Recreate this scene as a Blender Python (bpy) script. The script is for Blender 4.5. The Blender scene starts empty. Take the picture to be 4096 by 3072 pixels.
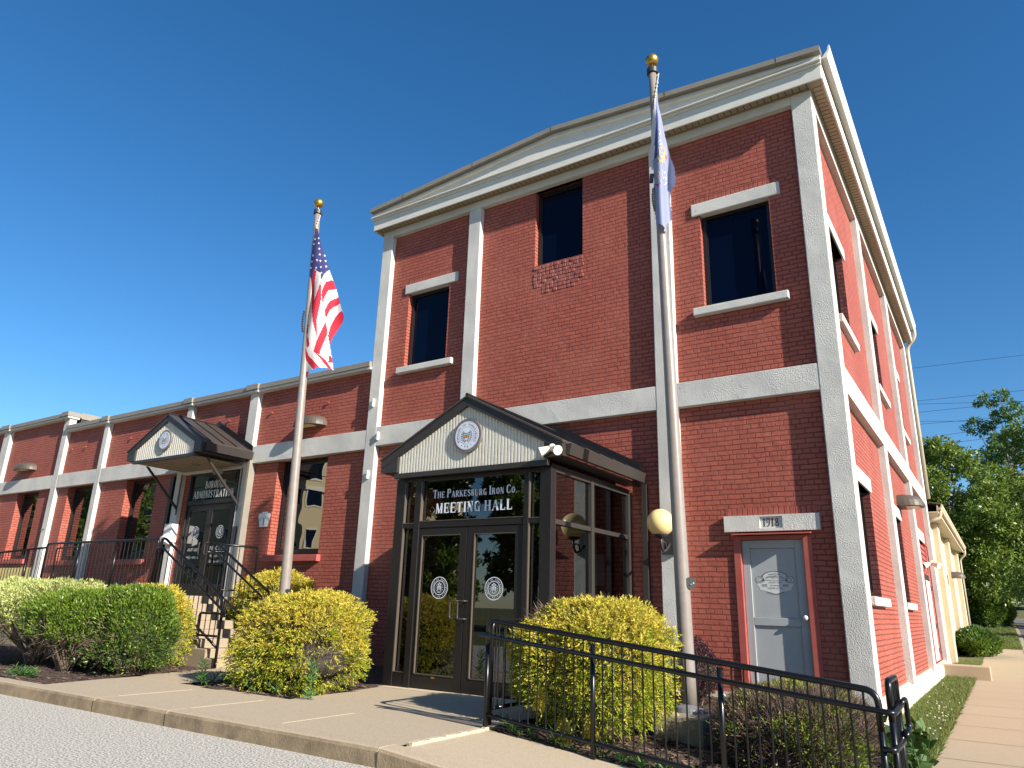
import bpy, math, random
import numpy as np
from mathutils import Matrix, Vector, noise as mnoise
random.seed(7); RNG = np.random.default_rng(7)
S = bpy.context.scene; COL = S.collection

# ------------------------------------------------------------------ camera
cam_d = bpy.data.cameras.new('camera'); cam = bpy.data.objects.new('camera', cam_d); COL.objects.link(cam)
cam_d.sensor_width = 36.0; cam_d.lens = 2870.28/4096*36; cam_d.clip_start = .05; cam_d.clip_end = 2000
_r = Vector((.83620132, .54765847, .02894048)); _u = Vector((.138958, -.26262783, .95483888)); _f = Vector((-.53052618, .79441603, .29571127))
cam.matrix_world = Matrix(((_r.x, _u.x, -_f.x, 1.3808), (_r.y, _u.y, -_f.y, -10.0), (_r.z, _u.z, -_f.z, -.3958), (0, 0, 0, 1)))
S.camera = cam
# ------------------------------------------------------------------ light
SUN = Vector((4.3, -1.0, 2.25)).normalized()
world = bpy.data.worlds.new('World'); S.world = world; world.use_nodes = True
wn = world.node_tree.nodes; wn.clear()
sky = wn.new('ShaderNodeTexSky'); sky.sky_type = 'NISHITA'; sky.sun_disc = False
sky.sun_elevation = math.asin(SUN.z); sky.sun_rotation = math.atan2(SUN.x, SUN.y)
sky.altitude = 150; sky.air_density = 1.0; sky.dust_density = 0.15; sky.ozone_density = 4.0
bg = wn.new('ShaderNodeBackground'); bg.inputs['Strength'].default_value = 0.08
wo = wn.new('ShaderNodeOutputWorld')
hs = wn.new('ShaderNodeHueSaturation'); hs.inputs['Saturation'].default_value = 1.24; world.node_tree.links.new(sky.outputs[0], hs.inputs['Color']); world.node_tree.links.new(hs.outputs[0], bg.inputs[0]); world.node_tree.links.new(bg.outputs[0], wo.inputs[0])
sl = bpy.data.lights.new('sun', 'SUN'); sl.energy = 5.0; sl.angle = math.radians(.5); sl.color = (1.0, .93, .82)
so = bpy.data.objects.new('sun', sl); COL.objects.link(so); so.rotation_euler = SUN.to_track_quat('Z', 'Y').to_euler(); so.location = (20, -5, 30)
S.view_settings.view_transform = 'Standard'; S.view_settings.look = 'None'
S.view_settings.exposure = 1.02; S.view_settings.gamma = 1.0
S.cycles.max_bounces = 8; S.cycles.transparent_max_bounces = 12

# ------------------------------------------------------------------ materials
M = {}
def nt(name):
    m = bpy.data.materials.new(name); m.use_nodes = True; t = m.node_tree; M[name] = m
    return m, t, t.nodes, t.links, t.nodes['Principled BSDF']
def mk(name, col, rough=.6, metal=0., spec=.5, var=None, bump=None, island=None, trans=0., coat=0.):
    """var=(scale, colour2, lo, hi) noise mix; bump=(scale, distance, strength); island=colour2 per loose part"""
    m, t, N, L, b = nt(name)
    b.inputs['Roughness'].default_value = rough; b.inputs['Metallic'].default_value = metal
    b.inputs['Specular IOR Level'].default_value = spec; b.inputs['Coat Weight'].default_value = coat
    b.inputs['Base Color'].default_value = (*col, 1)
    geo = N.new('ShaderNodeNewGeometry'); src = None
    if var:
        nz = N.new('ShaderNodeTexNoise'); nz.inputs['Scale'].default_value = var[0]; nz.inputs['Detail'].default_value = 8
        nz.inputs['Roughness'].default_value = .65
        L.new(geo.outputs['Position'], nz.inputs['Vector'])
        mr = N.new('ShaderNodeMapRange'); mr.inputs[1].default_value = var[2]; mr.inputs[2].default_value = var[3]
        L.new(nz.outputs[0], mr.inputs[0])
        mx = N.new('ShaderNodeMix'); mx.data_type = 'RGBA'; mx.inputs[6].default_value = (*col, 1); mx.inputs[7].default_value = (*var[1], 1)
        L.new(mr.outputs[0], mx.inputs[0]); src = mx.outputs[2]
    if island:
        mx2 = N.new('ShaderNodeMix'); mx2.data_type = 'RGBA'; mx2.inputs[6].default_value = (*col, 1); mx2.inputs[7].default_value = (*island, 1)
        if src: L.new(src, mx2.inputs[6])
        L.new(geo.outputs['Random Per Island'], mx2.inputs[0]); src = mx2.outputs[2]
    if src: L.new(src, b.inputs['Base Color'])
    if bump:
        n2 = N.new('ShaderNodeTexNoise'); n2.inputs['Scale'].default_value = bump[0]; n2.inputs['Detail'].default_value = 5
        L.new(geo.outputs['Position'], n2.inputs['Vector'])
        bp = N.new('ShaderNodeBump'); bp.inputs['Distance'].default_value = bump[1]; bp.inputs['Strength'].default_value = bump[2]
        L.new(n2.outputs[0], bp.inputs['Height']); L.new(bp.outputs[0], b.inputs['Normal'])
    if trans:
        tr = N.new('ShaderNodeBsdfTranslucent'); ms = N.new('ShaderNodeMixShader'); ms.inputs[0].default_value = trans
        if src: L.new(src, tr.inputs[0])
        else: tr.inputs[0].default_value = (*col, 1)
        L.new(b.outputs[0], ms.inputs[1]); L.new(tr.outputs[0], ms.inputs[2])
        L.new(ms.outputs[0], N['Material Output'].inputs[0])
    return m

def brick_mat(name, c1, c2, worn, wdt=.222, row=.0702, sold=False):
    m, t, N, L, b = nt(name)
    def math_(op, a, bb=None):
        n = N.new('ShaderNodeMath'); n.operation = op
        for i, v in enumerate((a, bb)):
            if v is None: continue
            if isinstance(v, (int, float)): n.inputs[i].default_value = v
            else: L.new(v, n.inputs[i])
        return n.outputs[0]
    g = N.new('ShaderNodeNewGeometry')
    sp = N.new('ShaderNodeSeparateXYZ'); L.new(g.outputs['Position'], sp.inputs[0])
    sn = N.new('ShaderNodeSeparateXYZ'); L.new(g.outputs['True Normal'], sn.inputs[0])
    ax = math_('ABSOLUTE', sn.outputs[0]); ay = math_('ABSOLUTE', sn.outputs[1])
    u = math_('ADD', math_('MULTIPLY', sp.outputs[0], ay), math_('MULTIPLY', sp.outputs[1], ax))
    cb = N.new('ShaderNodeCombineXYZ'); L.new(u, cb.inputs[0]); L.new(sp.outputs[2], cb.inputs[1])
    dn = N.new('ShaderNodeTexNoise'); dn.inputs['Scale'].default_value = 3.5; dn.inputs['Detail'].default_value = 3; L.new(g.outputs['Position'], dn.inputs['Vector'])
    vs = N.new('ShaderNodeVectorMath'); vs.operation = 'SUBTRACT'; vs.inputs[1].default_value = (.5, .5, .5); L.new(dn.outputs['Color'], vs.inputs[0])
    vm = N.new('ShaderNodeVectorMath'); vm.operation = 'SCALE'; vm.inputs['Scale'].default_value = .028; L.new(vs.outputs[0], vm.inputs[0])
    va = N.new('ShaderNodeVectorMath'); va.operation = 'ADD'; L.new(cb.outputs[0], va.inputs[0]); L.new(vm.outputs[0], va.inputs[1])
    br = N.new('ShaderNodeTexBrick'); br.inputs['Scale'].default_value = 1; br.inputs['Brick Width'].default_value = wdt; br.inputs['Row Height'].default_value = row
    br.inputs['Mortar Size'].default_value = .0085; br.inputs['Mortar Smooth'].default_value = .35
    br.offset = 0 if sold else .5; br.offset_frequency = 2; br.squash = 1 if sold else .5; br.squash_frequency = 6
    br.inputs['Color1'].default_value = (*c1, 1); br.inputs['Color2'].default_value = (*c2, 1); br.inputs['Mortar'].default_value = (c1[0]*.50, c1[1]*.42, c1[2]*.42, 1)  # groove shade put into the colour: mortar darker than the brick
    L.new(va.outputs[0], br.inputs['Vector'])
    wn_ = N.new('ShaderNodeTexNoise'); wn_.inputs['Scale'].default_value = .9; wn_.inputs['Detail'].default_value = 9; wn_.inputs['Roughness'].default_value = .7; L.new(g.outputs['Position'], wn_.inputs['Vector'])
    mr = N.new('ShaderNodeMapRange'); mr.inputs[1].default_value = .45; mr.inputs[2].default_value = .75; mr.inputs[4].default_value = .55; L.new(wn_.outputs[0], mr.inputs[0])
    mx = N.new('ShaderNodeMix'); mx.data_type = 'RGBA'; mx.inputs[7].default_value = (*worn, 1); L.new(mr.outputs[0], mx.inputs[0]); L.new(br.outputs['Color'], mx.inputs[6])
    L.new(mx.outputs[2], b.inputs['Base Color']); b.inputs['Roughness'].default_value = .62; b.inputs['Specular IOR Level'].default_value = .3
    fn = N.new('ShaderNodeTexNoise'); fn.inputs['Scale'].default_value = 60; fn.inputs['Detail'].default_value = 3; L.new(g.outputs['Position'], fn.inputs['Vector'])
    # each brick sits a little in or out
    wv = N.new('ShaderNodeTexNoise'); wv.inputs['Scale'].default_value = 9; wv.inputs['Detail'].default_value = 1; L.new(g.outputs['Position'], wv.inputs['Vector'])
    h = math_('ADD', math_('MULTIPLY', br.outputs['Fac'], -1.0), math_('ADD', math_('MULTIPLY', fn.outputs[0], .22), math_('MULTIPLY', wv.outputs[0], .55)))
    bp = N.new('ShaderNodeBump'); bp.inputs['Distance'].default_value = .013; bp.inputs['Strength'].default_value = 1.0
    L.new(h, bp.inputs['Height']); L.new(bp.outputs[0], b.inputs['Normal'])
    return m
brick_mat('brick_paint', (.37, .098, .066), (.315, .080, .056), (.41, .135, .095))
brick_mat('brick_soldier', (.37, .098, .066), (.315, .080, .056), (.41, .135, .095), wdt=.0702, row=.2, sold=True)
brick_mat('brick_patch_worn', (.37, .12, .10), (.25, .07, .06), (.45, .17, .13), wdt=.17, row=.0702)
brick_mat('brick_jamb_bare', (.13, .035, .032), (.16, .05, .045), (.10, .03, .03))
def stucco_mat():
    m, t, N, L, b = nt('stucco'); g = N.new('ShaderNodeNewGeometry')
    def nz(s, d=5):
        n = N.new('ShaderNodeTexNoise'); n.inputs['Scale'].default_value = s; n.inputs['Detail'].default_value = d; L.new(g.outputs['Position'], n.inputs['Vector']); return n
    big = nz(1.3, 8); mr = N.new('ShaderNodeMapRange'); mr.inputs[1].default_value = .4; mr.inputs[2].default_value = .7; L.new(big.outputs[0], mr.inputs[0])
    mx = N.new('ShaderNodeMix'); mx.data_type = 'RGBA'; mx.inputs[6].default_value = (.60, .585, .54, 1); mx.inputs[7].default_value = (.47, .46, .435, 1)
    L.new(mr.outputs[0], mx.inputs[0])
    # dark speckles / stains
    s = nz(14, 8); m2 = N.new('ShaderNodeMapRange'); m2.inputs[1].default_value = .68; m2.inputs[2].default_value = .74; L.new(s.outputs[0], m2.inputs[0])
    m3 = N.new('ShaderNodeMix'); m3.data_type = 'RGBA'; m3.inputs[7].default_value = (.26, .255, .24, 1); L.new(m2.outputs[0], m3.inputs[0]); L.new(mx.outputs[2], m3.inputs[6])
    L.new(m3.outputs[2], b.inputs['Base Color']); b.inputs['Roughness'].default_value = .85; b.inputs['Specular IOR Level'].default_value = .2
    f = nz(62, 3); bp = N.new('ShaderNodeBump'); bp.inputs['Distance'].default_value = .011; bp.inputs['Strength'].default_value = .8
    # smoother trowelled areas
    k = N.new('ShaderNodeMapRange'); k.inputs[1].default_value = .35; k.inputs[2].default_value = .55; k.inputs[3].default_value = .25; k.inputs[4].default_value = 1
    q = nz(2.2, 2); L.new(q.outputs[0], k.inputs[0]); mm = N.new('ShaderNodeMath'); mm.operation = 'MULTIPLY'; L.new(f.outputs[0], mm.inputs[0]); L.new(k.outputs[0], mm.inputs[1])
    L.new(mm.outputs[0], bp.inputs['Height']); L.new(bp.outputs[0], b.inputs['Normal'])
stucco_mat()
mk('plinth_paint', (.62, .56, .44), .85, var=(6, (.50, .43, .30), .5, .75), bump=(40, .006, .6))
mk('trim_white', (.62, .60, .54), .55, var=(3, (.52, .50, .45), .5, .8), bump=(5, .006, .3))
mk('trim_taupe', (.25, .225, .185), .5, var=(2, (.21, .19, .16), .4, .7))
mk('soffit_tan', (.30, .235, .15), .6)
mk('groove_dark', (.05, .035, .025), .8)
mk('bronze', (.013, .011, .011), .38, spec=.4, var=(25, (.018, .015, .015), .4, .7))
mk('bronze_grey', (.034, .029, .026), .42)
mk('roof_bronze', (.050, .040, .035), .42, spec=.5, var=(2, (.062, .050, .044), .4, .7))
mk('black_seam', (.012, .010, .010), .5)
mk('rail_black', (.005, .005, .006), .30, spec=.4, coat=.12)
mk('siding', (.60, .575, .50), .5, var=(8, (.49, .47, .41), .5, .75))
mk('concrete', (.44, .355, .25), .9, var=(90, (.33, .265, .185), .42, .62), bump=(140, .003, .8))
mk('concrete_kerb', (.43, .345, .24), .9, var=(60, (.33, .26, .18), .42, .62), bump=(120, .003, .7))
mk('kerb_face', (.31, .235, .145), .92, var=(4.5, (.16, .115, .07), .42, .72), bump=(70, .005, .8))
mk('concrete_side', (.40, .315, .21), .9, var=(30, (.38, .29, .18), .42, .65), bump=(120, .003, .7))
mk('concrete_block', (.36, .30, .22), .9, var=(7, (.22, .18, .13), .45, .75), bump=(60, .008, .8))
mk('concrete_step', (.30, .24, .17), .9, var=(5, (.30, .23, .15), .45, .75), bump=(90, .005, .8))
mk('joint_dark', (.09, .07, .05), .95)
mk('joint_light', (.52, .42, .29), .95, bump=(60, .006, 1))
mk('pole_metal', (.25, .215, .19), .38, metal=.0, var=(9, (.215, .185, .165), .4, .7))
mk('pole_cap', (.035, .034, .036), .45)
mk('flange_grey', (.16, .165, .18), .5)
mk('gold', (.50, .30, .07), .38, metal=.85)
mk('white_paint', (.70, .70, .68), .45)
mk('white_matt', (.75, .75, .74), .7)
mk('sign_blue_white', (.62, .66, .76), .5)
mk('decal_white', (.66, .70, .76), .6)
mk('decal_dark', (.012, .013, .016), .6)
mk('ink', (.015, .017, .022), .6)
mk('seal_ring_grey', (.14, .13, .125), .5)
mk('seal_gold', (.62, .36, .02), .5)
mk('seal_blue', (.35, .52, .68), .5)
mk('red_paint', (.37, .090, .068), .5, var=(4, (.33, .06, .05), .4, .7))
mk('red_sill', (.40, .095, .075), .6, var=(5, (.34, .07, .055), .4, .7), bump=(30, .003, .5))
mk('red_dark_trim', (.27, .045, .045), .45)
mk('door_grey', (.36, .38, .385), .45, var=(2, (.33, .35, .355), .4, .7))
mk('door_pale', (.60, .55, .50), .5)
mk('globe', (.84, .65, .30), .28, spec=.5, trans=.12)
mk('fitting_grey', (.085, .068, .052), .5)
mk('flood_white', (.72, .66, .52), .4)
mk('beige_wall', (.60, .51, .35), .8, var=(3, (.53, .45, .30), .4, .7))
mk('beige_eave', (.50, .42, .30), .6)
mk('beige_recess', (.20, .17, .12), .8)
mk('yellow_panel', (.68, .55, .22), .7)
mk('paper', (.55, .57, .55), .8)
mk('flag_blue', (.035, .040, .16), .8, trans=.25)
mk('flag_red', (.56, .02, .045), .8, trans=.3)
mk('flag_white', (.72, .70, .68), .8, trans=.3)
mk('state_blue', (.30, .33, .50), .75, trans=.3)
mk('state_fold_shade', (.055, .07, .22), .75)  # shade of the inner fold, painted as a darker blue
mk('state_gold', (.60, .46, .12), .7)
mk('state_red', (.45, .03, .12), .7)
mk('rope', (.55, .52, .47), .8)
mk('asphalt', (.16, .145, .12), .95, var=(55, (.64, .60, .53), .42, .56), bump=(70, .012, 1.0))
mk('mulch', (.050, .030, .022), .95, var=(28, (.17, .105, .075), .5, .72), bump=(45, .03, 1.0))
mk('mulch_chip', (.035, .022, .018), .9, island=(.24, .15, .10))
mk('lawn_soil', (.095, .105, .028), .95, var=(9, (.13, .11, .035), .4, .7), bump=(60, .02, 1.0))
mk('grass_blade', (.085, .135, .022), .7, island=(.20, .215, .055), trans=.3)
mk('clover', (.65, .62, .50), .8)
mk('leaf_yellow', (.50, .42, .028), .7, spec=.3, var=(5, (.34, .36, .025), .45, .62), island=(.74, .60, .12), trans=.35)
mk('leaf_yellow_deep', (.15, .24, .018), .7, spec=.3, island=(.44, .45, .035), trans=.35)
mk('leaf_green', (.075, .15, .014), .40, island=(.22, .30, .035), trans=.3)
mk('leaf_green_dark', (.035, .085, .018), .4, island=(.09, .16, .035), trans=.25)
mk('leaf_variegated', (.30, .38, .10), .5, island=(.60, .60, .24), trans=.3)
mk('leaf_purple', (.045, .014, .020), .5, island=(.10, .035, .045), trans=.2)
mk('leaf_tree', (.10, .165, .020), .42, island=(.24, .32, .055), trans=.4)
mk('leaf_tree_blue', (.06, .13, .04), .45, island=(.16, .26, .075), trans=.4)
mk('leaf_weed', (.045, .13, .03), .5, island=(.10, .21, .05), trans=.3)
mk('leaf_far', (.030, .060, .012), .6, island=(.075, .12, .025))
mk('twig', (.10, .07, .050), .9, island=(.23, .17, .12))
mk('twig_brown', (.055, .035, .027), .9, island=(.14, .09, .07))
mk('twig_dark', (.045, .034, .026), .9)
mk('bark', (.15, .12, .09), .95, bump=(20, .03, .8))
mk('street_cream', (.55, .45, .27), .8)
mk('street_trim', (.65, .60, .50), .7)
mk('asphalt_far', (.12, .115, .11), .9)
mk('wire', (.03, .03, .035), .7)
mk('dark_inside', (.012, .011, .012), .8)  # near-black that puts unlit interior darkness into the colour

def glass_mats():
    m, t, N, L, b = nt('porch_glass'); N.remove(b)
    tr = N.new('ShaderNodeBsdfTransparent'); tr.inputs[0].default_value = (.24, .24, .25, 1)
    gl = N.new('ShaderNodeBsdfGlossy'); gl.inputs['Roughness'].default_value = .004; gl.inputs[0].default_value = (.9, .93, .95, 1)
    fr = N.new('ShaderNodeFresnel'); fr.inputs['IOR'].default_value = 2.1
    ms = N.new('ShaderNodeMixShader'); L.new(fr.outputs[0], ms.inputs[0]); L.new(tr.outputs[0], ms.inputs[1]); L.new(gl.outputs[0], ms.inputs[2])
    L.new(ms.outputs[0], N['Material Output'].inputs[0])
    m, t, N, L, b = nt('window_glass')
    b.inputs['Base Color'].default_value = (.001, .003, .014, 1); b.inputs['Roughness'].default_value = .01; b.inputs['IOR'].default_value = 1.24
    g = N.new('ShaderNodeNewGeometry'); nz = N.new('ShaderNodeTexNoise'); nz.inputs['Scale'].default_value = .9; nz.inputs['Detail'].default_value = 1; L.new(g.outputs['Position'], nz.inputs['Vector'])
    bp = N.new('ShaderNodeBump'); bp.inputs['Distance'].default_value = .02; bp.inputs['Strength'].default_value = .12; L.new(nz.outputs[0], bp.inputs['Height']); L.new(bp.outputs[0], b.inputs['Normal'])
    m, t, N, L, b = nt('low_glass')
    b.inputs['Base Color'].default_value = (.006, .006, .007, 1); b.inputs['Roughness'].default_value = .01; b.inputs['IOR'].default_value = 2.3
    g = N.new('ShaderNodeNewGeometry'); nz = N.new('ShaderNodeTexNoise'); nz.inputs['Scale'].default_value = 1.5; nz.inputs['Detail'].default_value = 1; L.new(g.outputs['Position'], nz.inputs['Vector'])
    bp = N.new('ShaderNodeBump'); bp.inputs['Distance'].default_value = .02; bp.inputs['Strength'].default_value = .15; L.new(nz.outputs[0], bp.inputs['Height']); L.new(bp.outputs[0], b.inputs['Normal'])
glass_mats()

# ------------------------------------------------------------------ mesh helpers
def setp(o, label=None, cat=None, group=None, kind=None):
    if label: o['label'] = label
    if cat: o['category'] = cat
    if group: o['group'] = group
    if kind: o['kind'] = kind
    return o
def thing(name, loc, label, cat, group=None):
    o = bpy.data.objects.new(name, None); o.empty_display_size = .2; COL.objects.link(o); o.location = loc
    return setp(o, label, cat, group)
def wloc(p):
    v = Vector((0, 0, 0))
    while p is not None: v += Vector(p.location); p = p.parent
    return v
class MB:
    def __init__(s): s.v = []; s.f = []; s.m = []; s.k = 0
    def mat(s, i): s.k = i; return s
    def poly(s, pts):
        n = len(s.v); s.v += [tuple(p) for p in pts]; s.f.append(tuple(range(n, n+len(pts)))); s.m.append(s.k); return s
    def box(s, x0, x1, y0, y1, z0, z1):
        x0, x1 = min(x0, x1), max(x0, x1); y0, y1 = min(y0, y1), max(y0, y1); z0, z1 = min(z0, z1), max(z0, z1)
        n = len(s.v); s.v += [(x0,y0,z0),(x1,y0,z0),(x1,y1,z0),(x0,y1,z0),(x0,y0,z1),(x1,y0,z1),(x1,y1,z1),(x0,y1,z1)]
        for q in ((0,3,2,1),(4,5,6,7),(0,1,5,4),(1,2,6,5),(2,3,7,6),(3,0,4,7)): s.f.append(tuple(n+i for i in q)); s.m.append(s.k)
        return s
    def prism(s, pts, axis, a, b):
        """extrude a 2D polygon along axis (0,1,2) from a to b. 2D coords are the other two axes in order"""
        def w(p, t):
            if axis == 0: return (t, p[0], p[1])
            if axis == 1: return (p[0], t, p[1])
            return (p[0], p[1], t)
        n = len(s.v); k = len(pts)
        s.v += [w(p, a) for p in pts] + [w(p, b) for p in pts]
        s.f.append(tuple(range(n, n+k))); s.f.append(tuple(range(n+2*k-1, n+k-1, -1))); s.m += [s.k, s.k]
        for i in range(k): j = (i+1) % k; s.f.append((n+i, n+k+i, n+k+j, n+j)); s.m.append(s.k)
        return s
    def tube(s, pts, r, n=10, caps=True):
        pts = [Vector(p) for p in pts]; k = len(pts); rr = r if isinstance(r, (list, tuple)) else [r]*k
        base = len(s.v); up = None
        for i, p in enumerate(pts):
            d = (pts[min(i+1, k-1)]-pts[max(i-1, 0)]).normalized()
            if up is None: up = Vector((0, 0, 1)) if abs(d.z) < .9 else Vector((1, 0, 0))
            a = (up - d*up.dot(d)).normalized(); up = a; c = d.cross(a)
            for j in range(n):
                t = 2*math.pi*j/n; q = p + (a*math.cos(t)+c*math.sin(t))*rr[i]; s.v.append(tuple(q))
        for i in range(k-1):
            for j in range(n):
                j2 = (j+1) % n; s.f.append((base+i*n+j, base+i*n+j2, base+(i+1)*n+j2, base+(i+1)*n+j)); s.m.append(s.k)
        if caps:
            s.f.append(tuple(base+j for j in range(n-1, -1, -1))); s.f.append(tuple(base+(k-1)*n+j for j in range(n))); s.m += [s.k, s.k]
        return s
    def disc(s, c, r, axis, a, b, n=40, rx=None):
        pts = [(c[0]+(rx or r)*math.cos(2*math.pi*i/n), c[1]+r*math.sin(2*math.pi*i/n)) for i in range(n)]
        return s.prism(pts, axis, a, b)
    def sphere(s, c, r, n=24, m=16, sz=1):
        base = len(s.v)
        for i in range(m+1):
            t = math.pi*i/m
            for j in range(n): p = 2*math.pi*j/n; s.v.append((c[0]+r*math.sin(t)*math.cos(p), c[1]+r*math.sin(t)*math.sin(p), c[2]+r*sz*math.cos(t)))
        for i in range(m):
            for j in range(n):
                j2 = (j+1) % n; s.f.append((base+i*n+j, base+(i+1)*n+j, base+(i+1)*n+j2, base+i*n+j2)); s.m.append(s.k)
        return s
    def ring(s, c, r0, r1, y, n=48):
        for i in range(n):
            a, b = 2*math.pi*i/n, 2*math.pi*(i+1)/n
            s.poly([(c[0]+r0*math.cos(a), y, c[1]+r0*math.sin(a)), (c[0]+r1*math.cos(a), y, c[1]+r1*math.sin(a)), (c[0]+r1*math.cos(b), y, c[1]+r1*math.sin(b)), (c[0]+r0*math.cos(b), y, c[1]+r0*math.sin(b))])
        return s
    def build(s, name, mats, parent=None, smooth=False, bevel=0, label=None):
        if isinstance(mats, str): mats = [mats]
        me = bpy.data.meshes.new(name); off = wloc(parent) if parent is not None else Vector((0, 0, 0))
        me.from_pydata([(v[0]-off.x, v[1]-off.y, v[2]-off.z) for v in s.v], [], s.f)
        for m_ in mats: me.materials.append(M[m_])
        if len(mats) > 1: me.polygons.foreach_set('material_index', s.m)
        if smooth: me.polygons.foreach_set('use_smooth', [True]*len(s.f))
        me.update()
        o = bpy.data.objects.new(name, me); COL.objects.link(o)
        if parent is not None: o.parent = parent
        if bevel:
            bv = o.modifiers.new('b', 'BEVEL'); bv.width = bevel; bv.segments = 2; bv.limit_method = 'ANGLE'; bv.angle_limit = math.radians(50)
        if label: o['label'] = label
        return o
def anchor(b, loc):
    """re-base a top-level mesh object so that its origin is at loc"""
    v = Vector(loc); b.data.transform(Matrix.Translation(-v)); b.location = v; return b
def bent(pts, rad, n=5):
    """round the corners of a polyline"""
    pts = [Vector(p) for p in pts]; out = [pts[0]]
    for i in range(1, len(pts)-1):
        a, p, b = pts[i-1], pts[i], pts[i+1]; r = min(rad, (a-p).length*.49, (b-p).length*.49)
        p0 = p+(a-p).normalized()*r; p1 = p+(b-p).normalized()*r
        for j in range(n+1):
            t = j/n; out.append(p0*(1-t)**2 + p*2*t*(1-t) + p1*t*t)
    out.append(pts[-1]); return out
def wall(mb, axis, d, u0, u1, z0, z1, holes, reveal, sgn=1):
    """wall plane with holes. axis 1: plane y=d, u is x; axis 0: plane x=d, u is y. reveal: depth behind (signed)"""
    us = sorted({u0, u1, *[h[0] for h in holes], *[h[1] for h in holes]}); zs = sorted({z0, z1, *[h[2] for h in holes], *[h[3] for h in holes]})
    P = (lambda u, t, z: (u, t, z)) if axis == 1 else (lambda u, t, z: (t, u, z))
    for i in range(len(us)-1):
        for j in range(len(zs)-1):
            cu, cz = (us[i]+us[i+1])/2, (zs[j]+zs[j+1])/2
            if cu < u0 or cu > u1 or cz < z0 or cz > z1: continue
            if any(h[0] < cu < h[1] and h[2] < cz < h[3] for h in holes): continue
            mb.poly([P(us[i], d, zs[j]), P(us[i+1], d, zs[j]), P(us[i+1], d, zs[j+1]), P(us[i], d, zs[j+1])])
    k0 = mb.k
    for (a, b, c, e) in holes:
        r = d+reveal
        mb.poly([P(a, d, c), P(a, r, c), P(a, r, e), P(a, d, e)])
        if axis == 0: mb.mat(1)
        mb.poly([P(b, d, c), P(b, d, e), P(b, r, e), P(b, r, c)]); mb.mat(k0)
        mb.poly([P(a, d, e), P(b, d, e), P(b, r, e), P(a, r, e)]); mb.poly([P(a, d, c), P(a, r, c), P(b, r, c), P(b, d, c)])
def win(parent, axis, d, a, b, c, e, sgn=1, glass='window_glass', fw=.055, bottom=.09, label=None):
    """window set at depth d (front of frame), opening a..b x c..e. returns frame; pane is its child"""
    m = MB(); y0, y1 = d, d+sgn*.07
    def bx(u0, u1, z0, z1, t0=y0, t1=y1):
        if axis == 1: m.box(u0, u1, t0, t1, z0, z1)
        else: m.box(t0, t1, u0, u1, z0, z1)
    bx(a+.002, a+fw, c+.002, e-.002); bx(b-fw, b-.002, c+.002, e-.002); bx(a+fw, b-fw, e-fw, e-.002); bx(a+fw, b-fw, c+.002, c+bottom)
    # inner bead
    i = fw; g = .018
    t0, t1 = d+sgn*.02, d+sgn*.065
    bx(a+i, a+i+g, c+bottom, e-fw, t0, t1); bx(b-i-g, b-i, c+bottom, e-fw, t0, t1); bx(a+i+g, b-i-g, e-fw-g, e-fw, t0, t1); bx(a+i+g, b-i-g, c+bottom, c+bottom+g, t0, t1)
    f = m.build('window', 'bronze', parent, label=label)
    p = MB(); t = d+sgn*.045
    def q(u0, u1, z0, z1):
        if axis == 1: p.poly([(u0, t, z0), (u1, t, z0), (u1, t, z1), (u0, t, z1)])
        else: p.poly([(t, u0, z0), (t, u1, z0), (t, u1, z1), (t, u0, z1)])
    q(a+fw, b-fw, c+bottom, e-fw); po = p.build('pane', glass, parent); po.parent = f
    return f

# ------------------------------------------------------------------ lettering
_gl = {}
def glyph(ch):
    if ch in _gl: return _gl[ch]
    cu = bpy.data.curves.new('t', 'FONT'); cu.body = ch; cu.size = 1; cu.resolution_u = 3
    ob = bpy.data.objects.new('t', cu); COL.objects.link(ob); dg = bpy.context.evaluated_depsgraph_get(); dg.update()
    me = bpy.data.meshes.new_from_object(ob.evaluated_get(dg))
    vs = [(v.co.x, v.co.y) for v in me.vertices]; fs = [tuple(p.vertices) for p in me.polygons]
    bpy.data.objects.remove(ob); bpy.data.curves.remove(cu); bpy.data.meshes.remove(me)
    w = max([v[0] for v in vs]+[.05]) if vs else .28
    _gl[ch] = (vs, fs, w); return _gl[ch]
def put(mb, ch, fn, size, sx=1.0):
    vs, fs, w = glyph(ch); n = len(mb.v); mb.v += [fn(x*size*sx, y*size) for x, y in vs]
    for f in fs: mb.f.append(tuple(n+i for i in f)); mb.m.append(mb.k)
    return w*size*sx
def line_text(mb, s, cx, cz, y, size, sx=1.0, track=.06):
    ws = [(glyph(c)[2] if c != ' ' else .3)*size*sx + track*size for c in s]; x = cx-sum(ws)/2
    for c, w in zip(s, ws):
        if c != ' ': put(mb, c, lambda a, b, x=x: (x+a, y, cz+b), size, sx)
        x += w
def arc_text(mb, s, c, r, y, size, a0, a1, inside=False, sx=1.0):
    n = len(s)
    for i, ch in enumerate(s):
        if ch == ' ': continue
        a = a0+(a1-a0)*i/(n-1); w = glyph(ch)[2]*size*sx
        ca, sa = math.cos(a), math.sin(a)
        def fn(tx, ty, ca=ca, sa=sa, w=w):
            tx -= w/2; rr = r+ty if not inside else r-ty
            if not inside: return (c[0]+rr*ca+tx*sa, y, c[1]+rr*sa-tx*ca)
            return (c[0]+rr*ca-tx*sa, y, c[1]+rr*sa+tx*ca)
        put(mb, ch, fn, size, sx)
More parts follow.
